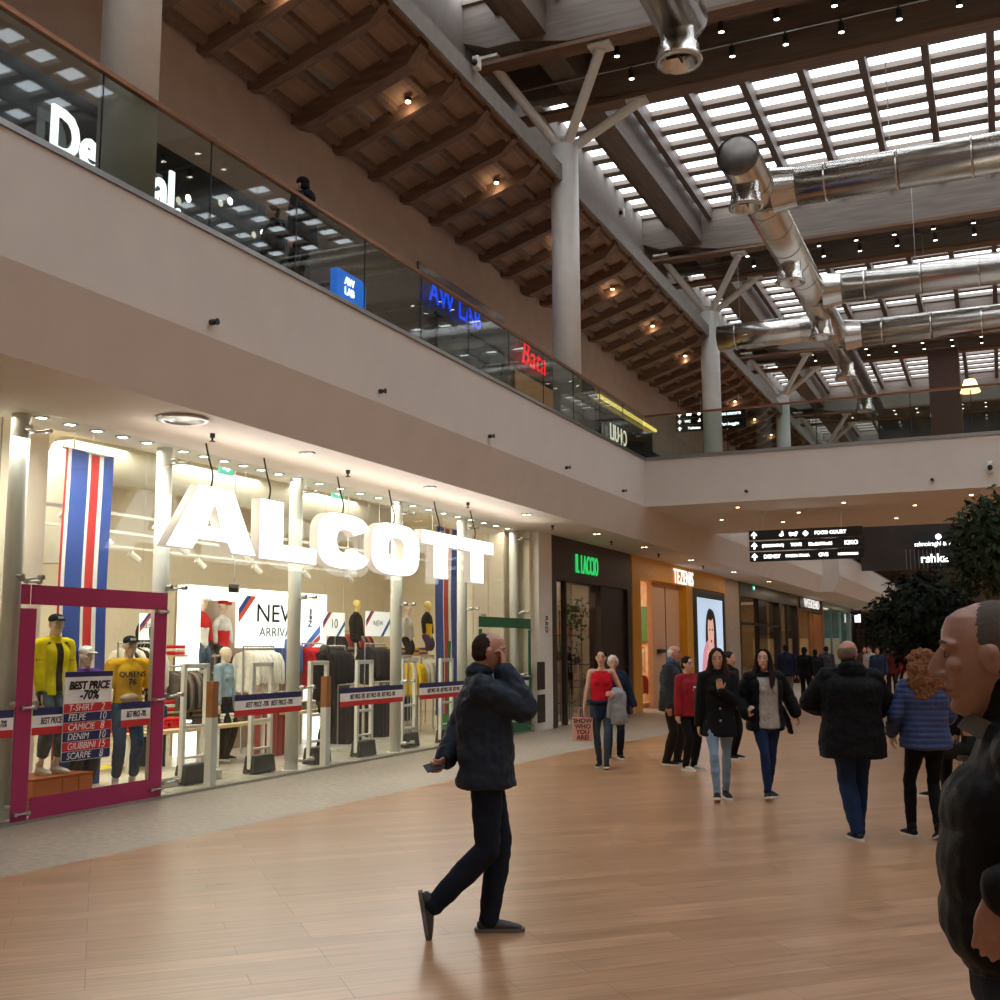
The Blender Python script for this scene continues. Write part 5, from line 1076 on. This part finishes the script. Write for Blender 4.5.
# ---- close man at the right edge, in profile
def near_after(root,J,HC,HM,S):
    g=MB(); g.tube([HC+V((0,-.02,-.15)),HC+V((0,.0,-.19))],[(.063,.066),(.070,.076)],n=22,cap=False); child(g,'inner_collar',cloth('5a5248'),root,S,True,'grey brown knitted collar')
near=person('person',(0.03,2.85,0.004),93,1.79,'close older man with grey cropped hair in black puffer jacket at the right edge',
  [dict(type='jacket',c='0b0b0d',hem=1.0,bulk=.022,collar=.06,w=1.0,slv=1.1,quilt=.14,amp=.009,rag=.008,label='black puffer jacket',rough=.55,name='jacket')],
  dict(c='2a3140',leg=1.1),shoes='1a1a1c',hair=('buzz','5a504a'),skin='tan',w=1.1,det=2,belly=.03,lean=0,
  wrists={'L':(-.27,.07,1.17),'R':(.30,-.02,.86)},hdir={'L':(.05,.25,-1),'R':(0,.1,-1)},curl=22,headrot=(0,-3),headfwd=.055,nose=2.1,hsz=1.07,extra={'after':near_after})
def P2(x,y): p=at(x,y,'z',.004); return (p.x,p.y,.004)
def toward(p,off=0): return math.degrees(math.atan2(p[0],-p[1]))*1.0+180+off if False else math.degrees(math.atan2(-(0-p[0]),(0-p[1])))+off
# ---- two young women walking towards the camera
p=P2(721,800)
person('person',p,toward(p,8),1.68,'young woman in black button coat and light blue jeans walking',
  [dict(type='jacket',c='121214',hem=.74,bulk=.022,flare=1.2,collar=.02,label='black button-front coat',name='coat',rag=.006,bust=.6)],
  dict(c='7d95ad',leg=.82,crop=.04,label='light blue jeans'),shoes='1a1a1e',hair=('long','3a2820',.42),female=True,w=.93,
  feet={'L':(-.09,-.20,.085,5,0),'R':(.07,.20,.10,-8,-12)},wrists={'L':(-.0,.2,1.27),'R':(.24,.0,.84)},hdir={'L':(.1,.15,1)},pn={'L':(.3,1,0)},elb={'L':(-.6,-.3,-1)},headrot=(-6,-8),
  extra={'after':lambda root,J,HC,HM,S: [child(MB().cyl((0,.157,z),(0,.170,z),.014,12),'coat_button',M_steel,root,S) for z in (1.22,1.06,.92)]})
p=P2(768,798)
def loose(T,J,PEL,t):
    T.tube([PEL+V((-.17,-.02,.2)),PEL+V((-.30,-.06,-.02)),PEL+V((-.36,-.10,-.18))],[(.07,.04),(.075,.035),(.05,.03)],side=(0,1,0),n=10)
person('person',p,toward(p,22),1.66,'young woman in open black jacket over pale grey sweater walking',
  [dict(type='sweater',c='a29c94',hem=.83,bulk=.03,sleeve=1,name='sweater',label='pale grey knitted sweater',slv=.85),dict(type='jacket',c='121316',hem=.80,bulk=.05,open=.115,hood=False,quilt=.1,amp=.006,name='jacket',label='open black jacket',fn=loose)],
  dict(c='1d2c4e',leg=.85,crop=.04),shoes='1a1a1e',hair=('long','2a1c16',.36),female=True,w=1.02,
  feet={'R':(.08,.20,.10,-5,-10),'L':(-.08,-.18,.085,8,0)},wrists={'R':(.27,.12,.98),'L':(-.42,-.05,.98)},hdir={'R':(-.1,.6,.8),'L':(-.4,-.2,-1)},elb={'R':(.5,-1,-.4)},headrot=(-32,8))
# ---- woman in red sweater, older man in grey puffer
p=P2(689,770)
person('person',p,toward(p,48),1.56,'short woman with cropped dark hair in red sweater and black trousers',
  [dict(type='sweater',c='8e1f28',hem=.84,bulk=.025,name='sweater',label='dark red sweater')],dict(c='141416',leg=1.05),shoes='b9b4ac',hair=('short','2a1d18'),female=True,w=1.12,belly=.02,
  wrists={'R':(.26,.03,.84),'L':(-.25,.06,.86)},feet={'R':(.09,.02,.085,-8,0),'L':(-.12,.0,.085,10,0)},extra={'after':lambda root,J,HC,HM,S: [MB().obox(V((0,.17,1.28))*S,(.07,.01,.03)).build('chest_print',M_wht,root),MB().obox(V((0,.17,1.24))*S,(.09,.01,.02)).build('chest_print',M_wht,root)]})
p=P2(667,767)
person('person',(p[0]-.02,p[1]+.35,p[2]),toward(p,72),1.72,'older man with white hair in dark grey quilted jacket',
  [dict(type='shirt',c='3f5f90',hem=.9,bulk=.01,collar=.03,name='shirt',label='blue shirt'),dict(type='jacket',c='33373a',hem=.80,bulk=.035,quilt=.055,amp=.008,collar=.02,open=.05,name='jacket',label='grey quilted jacket')],
  dict(c='2c241f',leg=1.15),shoes='1e1a18',hair=('balding','c9c4bd'),skin='pink',w=1.06,lean=3,headfwd=.04,feet={'L':(-.1,.05,.085,5,0),'R':(.1,-.05,.085,-8,0)})
p=P2(711,764)
person('person',(p[0]+.1,p[1]+.9,p[2]),toward(p,60),1.62,'person in black standing half hidden behind the young woman in black coat',
  [dict(type='jacket',c='161618',hem=.82,bulk=.03,collar=.03,name='jacket')],dict(c='141416',leg=1.1),shoes='151515',hair=('short','2a2220'),det=0)
# ---- woman in red top with pink bag, white haired companion
p=P2(603,768)
def sleeves(root,J,HC,HM,S): pass
tk=person('person',p,toward(p,-4),1.66,'young woman in sleeveless red top carrying a pink paper bag',
  [dict(type='tank',c='c0182a',hem=.93,bulk=.012,name='tank_top',label='sleeveless red top'),],dict(c='3c4a58',leg=.84,crop=.03),shoes='18181a',hair=('bun','1e1614'),female=True,w=.9,
  wrists={'R':(.27,.04,.86),'L':(-.19,.2,1.10)},elb={'L':(-.5,-1,0)},hdir={'L':(.6,.6,.1)},feet={'R':(.06,-.12,.09,-5,0),'L':(-.06,.1,.09,5,-6)},curl=55,
  extra={'after':lambda root,J,HC,HM,S: child(MB().tube([V((-.14,.0,1.0)),V((-.05,.1,.98)),V((.1,.1,.97)),V((.15,-.02,.98)),V((.05,-.14,.98)),V((-.1,-.13,.99)),V((-.15,-.02,1.0))],[(.03,.09)]*7,side=(0,0,1),n=10).tube([V((0,.13,.95)),V((.02,.15,.8)),V((.04,.14,.72))],[(.08,.02),(.07,.02),(.04,.015)],side=(1,0,0),n=10),'tied_jacket',cloth('1a2238'),root,S,True,'dark blue jacket tied round the waist')})
Mt=Matrix.Translation(tk.location)@Matrix.Rotation(tk.rotation_euler.z,4,'Z'); St=1.66/1.75
bg=empty('paper_bag',Mt@(V((.29,.08,.40))*St),tk.rotation_euler.z+R(6)); tag(bg,'pink paper shopping bag with dark block lettering held by woman in red top','bag')
MB().obox((0,0,.165),(.28,.10,.33),taper=1.02).build('bag_body',flat('d9998c'),bg,bevel=.004)
for i,s in enumerate(('SHOW','WHO','YOU','ARE!')): text('lettering',s,.088,M_txtk,Matrix(((-1,0,0,0.0),(0,0,1,.054),(0,1,0,.285-i*.078),(0,0,0,1))),.001,bg,off=.002)
MB().tube([(-.07,0,.32),(-.05,0,.44),(0,0,.47),(.05,0,.44),(.07,0,.32)],[.006]*5,n=6,cap=False).build('bag_handle',flat('c98478'),bg)
# grey jacket carried over her forearm
dr=MB(); dr.tube([(-.02,0,.06),(0,.02,.0),(.0,.02,-.2),(-.02,.0,-.38)],[(.10,.05),(.12,.06),(.12,.05),(.13,.04)],side=(1,0,0),n=16); dr.tube([(.08,.05,.03),(.12,.05,-.15),(.14,.03,-.3)],[.04,.035,.03],n=10)
dj=baked('carried_jacket',dr,cloth('8b9096'),None,.009,2,disp=lambda c,n:.012*noise.noise(c*14)); dj.location=Mt@(V((-.25,.12,1.08))*St); dj.rotation_euler=(0,0,tk.rotation_euler.z); tag(dj,'light grey jacket carried over the forearm of woman in red top','jacket')
p=P2(617,763)
person('person',(p[0]-.24,p[1]+.6,p[2]),toward(p,10),1.57,'short person with white hair in dark navy jacket behind the woman in red top',
  [dict(type='jacket',c='1c2338',hem=.80,bulk=.03,collar=.02,w=1.1,name='jacket')],dict(c='1a2030',leg=1.05),shoes='151515',hair=('bob','c9c4bd'),female=True,w=1.1,wrists={'L':(-.36,.1,.86)})
# ---- balding man from behind, curly woman from behind
p=P2(857,838)
def gl(root,J,HC,HM,S):
    g=MB()
    for sx in(-1,1): g.tube([HC+HM@V((sx*.079,-.01,.01)),HC+HM@V((sx*.074,.06,.012)),HC+HM@V((sx*.05,.098,.01))],[.0025]*3,n=6)
    child(g,'glasses',M_black,root,S)
person('person',p,20,1.75,'heavy balding man in black coat and blue jeans seen from behind',
  [dict(type='jacket',c='0e0f12',hem=.72,bulk=.055,flare=1.02,w=1.12,collar=.05,hood=True,rag=.012,name='coat',label='black hooded coat')],dict(c='1e2e4c',leg=1.2,w=1.02),shoes='2a3038',hair=('balding','6a5a50'),skin='pink',w=1.2,det=1,
  feet={'R':(.05,.16,.085,-8,0),'L':(-.02,-.12,.085,8,0)},wrists={'L':(-.2,.28,1.12),'R':(.22,.28,1.05)},elb={'L':(-1,-.5,-.3),'R':(1,-.5,-.3)},headrot=(-42,0),extra={'after':gl})
p=P2(931,838)
person('person',p,26,1.65,'woman with long curly ginger hair in blue quilted jacket seen from behind',
  [dict(type='jacket',c='39466e',hem=.84,bulk=.034,quilt=.052,amp=.010,hood=True,w=1.12,collar=.03,name='jacket',label='slate blue quilted jacket',rough=.5)],dict(c='0e0e10',leg=.9),shoes='121212',hair=('curly','7d5438'),female=True,w=1.05,det=1,
  feet={'L':(-.14,.1,.085,5,0),'R':(.02,-.16,.11,-8,18)},wrists={'L':(-.26,.18,.96),'R':(.2,.25,1.0)},headrot=(10,0))
# ---- figures further away
def far(px_,py_,h,off,label,c,b,hair=('short','1e1614'),**k):
    p=P2(px_,py_); person('person',p,off,h,label,[dict(type='jacket',c=c,hem=.82,bulk=.035,collar=.03,name='jacket',w=1.05)],dict(c=b,leg=1.1),hair=hair,det=0,eyes=False,**k)
far(788,703,1.75,10,'man in navy jacket and grey trousers walking away by the dark boutique','1a2238','77736e')
far(806,702,1.68,-10,'person in black clothes walking away beside the man in navy jacket','101012','131315',('bob','121010'))
far(817,700,1.6,20,'person in black at the edge of the stone strip near the wood fronted shop','151517','131315',('short','121010'))
far(828,695,1.7,0,'distant walker in grey left of the balding man','3a3a40','222226')
far(880,700,1.66,180,'distant person in dark blue facing us right of the balding man','2a3450','1a1a1e')
far(872,695,1.7,150,'distant person in pale top right of the balding man','a8a49c','3a3432')
far(893,699,1.72,190,'distant person in dark red top between balding man and curly haired woman','5a2024','1a1a1e')
far(866,692,1.68,200,'distant person in brown jacket farther back past the balding man','4a3628','222226')
far(900,694,1.6,170,'distant person in bright red top near the white stall canopy','a01c26','1a1a1e')
# seated people by the tree
def seated(p,face,label,c,hx,sk_='fair'):
    r=empty('stool',(p[0],p[1],.004)); tag(r,label.replace('person','stool under the person').split(' wearing')[0],'stool'); MB().cyl((0,0,.44),(0,0,.5),.2,20).build('seat',M_brown,r)
    for a in range(4): MB().cyl((.15*math.cos(a*PI/2),.15*math.sin(a*PI/2),.44),(.2*math.cos(a*PI/2),.2*math.sin(a*PI/2),0),.015,8).build('leg',M_steel,r)
    person('person',p,face,1.72,label,[dict(type='jacket',c=c,hem=.9,bulk=.035,collar=.03,name='jacket')],dict(c='18181a',leg=1.1),hair=('short',hx),det=0,skin=sk_,eyes=False,pel=(0,0,-.36),feet={'L':(-.12,.45,.085,0,0),'R':(.12,.45,.085,0,0)},wrists={'L':(-.15,.35,.75),'R':(.15,.35,.75)})
seated((-.35,13.6,.004),60,'seated dark haired person in black at the wooden table wearing a jacket','101014','120f0e')
seated((.55,13.3,.004),60,'seated person beside the near man profile wearing a dark jacket','151518','2a1c16')
# ---- people on the upper gallery
q=at(303,268,'z',5.96); 
pu=at(305,290,'x',-7.9)
person('person',(-7.8,11.27,5.96),100,1.72,'person in black hooded jacket leaning by the gallery balustrade',
  [dict(type='jacket',c='17171c',hem=.82,bulk=.04,collar=.04,hood=True,w=1.1,name='jacket')],dict(c='141416',leg=1.1),hair=('short','1a1416'),det=0,eyes=False)
person('person',(-8.6,11.75,5.96),150,1.66,'second person in dark jacket standing behind the one at the gallery balustrade',
  [dict(type='jacket',c='22201f',hem=.82,bulk=.04,collar=.04,name='jacket')],dict(c='5a5248',leg=1.1),hair=('short','2a201c'),det=0,eyes=False)
# ---- mannequins
def cap(col,brim,pr):
    def f(root,J,HC,HM,S):
        g=MB().ell(HC+HM@V((0,-.012,.068)),(.084,.100,.062),HM,20,10); o=child(g,'cap',cloth(col),root,S,True)
        vs=[HC+HM@V((.07*math.cos(a),.075+.085*math.sin(a),.052-.012*math.sin(a))) for a in [PI*i/10 for i in range(11)]]; g=MB(); n=len(vs); g.add(vs+[v+V((0,0,.006)) for v in vs],[tuple(range(n)),tuple(range(2*n-1,n-1,-1))]+[(i,i+1,n+i+1,n+i) for i in range(n-1)]); child(g,'cap_brim',cloth(brim),o,S)
        if pr: child(MB().obox(HC+HM@V((0,.088,.082)),(.06,.012,.025),HM),'cap_print',M_wht,o,S)
    return f
def dress_after(*fs):
    def f(root,J,HC,HM,S):
        for q in fs: q(root,J,HC,HM,S)
    return f
ya,_=yz(48,768,-9.55)
person('mannequin',(-9.55,ya,.37),-98,1.72,'mannequin in yellow jacket and ripped grey denim shorts with black cap',
  [dict(type='shirt',c='3a2a24',hem=.9,bulk=.008,name='shirt',sleeve=.4),dict(type='jacket',c='f6dc10',hem=.86,bulk=.022,sleeve=.75,open=.035,collar=.02,name='jacket',label='bright yellow jacket',rag=.006)],
  dict(c='66727e',leg=1.25,crop=.16,label='grey denim shorts'),shoes='e8e2da',skin='mann',w=.88,cat='mannequin',eyes=False,wrists={'R':(.2,.08,.86),'L':(-.24,.05,.86)},headrot=(-8,0),
  extra={'after':dress_after(cap('1e1d1f','1e1d1f',True),lambda root,J,HC,HM,S:[child(MB().tube([J[k][4].lerp(J[k][5],.45),J[k][5],J[k][5]+V((0,.01,-.1))],[.040,.030,.024],side=(0,1,0),n=10),'forearm_black',M_black,root,S,True,'black mannequin forearm') for k in'LR'])})
ya,_=yz(78,770,-9.9)
person('mannequin',(-9.88,ya,.0),-95,1.74,'mannequin in purple tee and dark jeans with white cap',
  [dict(type='shirt',c='5c32a4',hem=.86,bulk=.02,sleeve=.45,name='shirt',label='purple tee')],dict(c='23303c',leg=1.2),shoes='e8e2da',skin='mann',w=.88,cat='mannequin',eyes=False,extra={'after':dress_after(cap('f0ede8','f0ede8',True))})
ya,_=yz(124,783,-9.6)
mq=person('mannequin',(-9.6,ya,.08),-118,1.78,'mannequin in yellow lettered sports shirt and blue jeans with black cap',
  [dict(type='shirt',c='ecb82a',hem=.98,bulk=.024,sleeve=.48,name='sports_shirt',label='yellow sports shirt with lettering')],dict(c='3f5a78',leg=1.1,crop=.1),shoes='e8e2da',skin='mann',w=.88,cat='mannequin',eyes=False,
  wrists={'R':(.28,.05,.86),'L':(-.25,.0,.88)},extra={'after':dress_after(cap('262422','262422',True),
   lambda root,J,HC,HM,S:(text('chest_lettering','QUEENS',.085,flat('2a2a30'),Matrix(((-1,0,0,0),(0,0,1,.148),(0,1,0,1.33),(0,0,0,1))),.004,root,off=.002),text('chest_number','76',.10,flat('2a2a30'),Matrix(((-1,0,0,0),(0,0,1,.154),(0,1,0,1.24),(0,0,0,1))),.004,root,off=.002),
   child(MB().ell((.02,.14,1.03),(.12,.05,.06)),'waist_bag',cloth('cbb098'),root,S,True),
   [child(MB().tube([J[k][4],J[k][5],J[k][5]+V((0,.01,-.1))],[.038,.028,.024],side=(0,1,0),n=10),'forearm_black',M_black,root,S,True,'black mannequin forearm') for k in'LR']))})
ya,_=yz(222,735,-10.9)
person('mannequin',(-10.9,ya,.04),-80,1.70,'mannequin in pale denim jacket and long black skirt inside the shop',
  [dict(type='jacket',c='8ba0ae',hem=.98,bulk=.022,name='jacket',label='pale denim jacket',slv=1.05)],dict(c='15161a',leg=1.7),shoes='18181a',skin='mann',w=.88,cat='mannequin',eyes=False,female=True)
ya,_=yz(322,752,-10.4)
person('mannequin',(-10.4,ya,.0),-82,1.78,'mannequin in all black sports outfit near the pole left of the posters',
  [dict(type='jacket',c='141418',hem=.86,bulk=.03,name='jacket',collar=.05)],dict(c='141418',leg=1.1),shoes='e8e2da',skin='blackm',cat='mannequin',eyes=False)
ya,_=yz(463,700,-10.6)
person('mannequin',(-10.7,ya+.1,.0),-80,1.72,'mannequin in dark skirt beside the far striped banner',
  [dict(type='shirt',c='b9242c',hem=1.0,bulk=.02,name='shirt')],dict(c='1c1c20',leg=1.5),shoes='e8e2da',skin='mann',w=.88,cat='mannequin',eyes=False,female=True)
def bust(x,y,X,main,label,second=None,skn='mann',hat=None,h=.3,pants=None):
    yy,z=yz(x,y,X); r=empty('display_bust',(X,yy,z),R(-90)+.1); tag(r,label,'display bust')
    s=.95; g=MB(); g.tube([(0,0,-.32),(0,0,-.2),(0,0,.0),(0,0,.14),(0,0,.21)],[(.15,.11),(.14,.10),(.17,.12),(.14,.09),(.06,.055)],side=(1,0,0),n=16); 
    for sx in(-1,1): g.tube([(sx*.13,0,.13),(sx*.22,0,.0),(sx*.24,.03,-.24)],[.06,.055,.045],side=(0,1,0),n=10)
    baked('shirt',g,cloth(main),r,.012,2,disp=lambda c,n:.006*noise.noise(c*12))
    if second: MB().tube([(0,0,-.33),(0,0,-.2),(0,0,-.06)],[(.158,.118),(.15,.11),(.17,.122)],side=(1,0,0),n=16).build('lower_band',cloth(second),r,smooth=True)
    g=MB().tube([(0,0,.18),(0,.01,.28)],[.05,.05],n=12); head(g,V((0,.02,.37)),Matrix.Identity(3),.95); baked('head',g,skinmat(skn),r,.012,1)
    if hat: MB().ell((0,.01,.44),(.085,.1,.055)).tube([(-.05,.1,.42),(0,.16,.41),(.05,.1,.42)],[.02,.03,.02],n=6).build('cap',cloth(hat),r,smooth=True)
    if pants: MB().tube([(-.08,.0,-.32),(-.09,.08,-.5),(-.1,.05,-.62)],[.09,.08,.06],n=10).tube([(.08,.0,-.32),(.09,.08,-.5),(.1,.05,-.62)],[.09,.08,.06],n=10).build('trousers',cloth(pants),r,smooth=True)
    MB().cyl((0,0,-.75),(0,0,-.3),.02,8).cyl((0,0,-.76),(0,0,-.74),.15,20).build('stand',M_white,r)
bust(201,625,-12.1,'c8282c','seated display bust in white shirt and red jacket on the wall shelf','f1eee8',hat='d8d0c4',pants='4a5a6c')
bust(222,628,-12.1,'c9c4be','seated display bust in grey and red sweatshirt with red cap','c8282c',hat='a8202a',pants='1f3a2c')
bust(356,623,-12.2,'24221f','display bust in black jacket above the wall shelf between two posters',skn='gold')
bust(407,625,-12.1,'c9c4c0','display bust in white shirt above the far shelf',pants='2a2a2e')
bust(427,622,-12.1,'151517','display bust in black and yellow top above the far shelf','d8b020',skn='gold',pants='4a3a5a')
bust(148,632,-11.9,'2a2422','display bust in dark striped top behind the magenta frame')
bust(471,622,-11.0,'c8282c','display bust in white and red top right of the far banner')
# ================================================================ LIGHT
w=bpy.data.worlds.new('world'); bpy.context.scene.world=w; w.use_nodes=True
w.node_tree.nodes['Background'].inputs[0].default_value=(.75,.85,1,1); w.node_tree.nodes['Background'].inputs[1].default_value=.3
def area(name,loc,rot,sx,sy,e,c=(1,1,1),spread=None):
    l=bpy.data.lights.new(name,'AREA'); l.shape='RECTANGLE'; l.size=sx; l.size_y=sy; l.energy=e; l.color=c
    if spread: l.spread=spread
    o=bpy.data.objects.new(name,l); COL.objects.link(o); o.location=loc; o.rotation_euler=rot; return o
for y in (8.3,11.6,14.9,18.2,23.5): area('shop_ceiling_light',(-12,y,4.7),(0,0,0),3.5,2.4,150,(1,.9,.76))
# window downlights
area('window_light',(-9.35,14.6,4.1),(0,0,0),.3,13,95,(1,.9,.76))
area('sign_light',(-8.3,14.0,3.25),(0,R(-90),0),.8,8.6,45,(1,.96,.9))
area('display_fill',(-9.2,9.2,3.9),(0,R(12),0),.25,2.2,38,(1,.93,.84))  # added fill to brighten the window mannequins, no fixture of its own
area('soffit_fill',(-8.2,14.5,3.75),(R(180),0,0),.3,11,26,(1,.9,.78))  # unseen upward fill added to brighten the soffit
for y in (32,40,50,60,72): area('soffit_light',(-7.9,y,4.1),(0,0,0),.5,4,18,(1,.8,.6))
for y in (25,27.5): area('bridge_light',(-2,y+.3,4.84),(0,0,0),6,.3,10,(1,.78,.55))
for y in (45,60,75): area('corridor_light',(-1,y,4.6),(0,0,0),5,5,30,(1,.8,.62))
for i in range(11):
    y=11.6+3.55*i
    l=bpy.data.lights.new('gallery_lamp','POINT'); l.energy=2.5; l.color=(1,.78,.55); l.shadow_soft_size=.06
    o=bpy.data.objects.new('gallery_lamp',l); COL.objects.link(o); o.location=(-8.45,y,gz(-8.45)-.12)
sc=bpy.context.scene
sc.view_settings.view_transform='Standard'; sc.view_settings.look='None'; sc.view_settings.exposure=0; sc.view_settings.gamma=1
sc.cycles.use_denoising=True; sc.cycles.max_bounces=6; sc.cycles.diffuse_bounces=4; sc.cycles.glossy_bounces=3; sc.cycles.transparent_max_bounces=16; sc.cycles.transmission_bounces=4
sc.cycles.caustics_reflective=False; sc.cycles.caustics_refractive=False; sc.cycles.sample_clamp_indirect=6
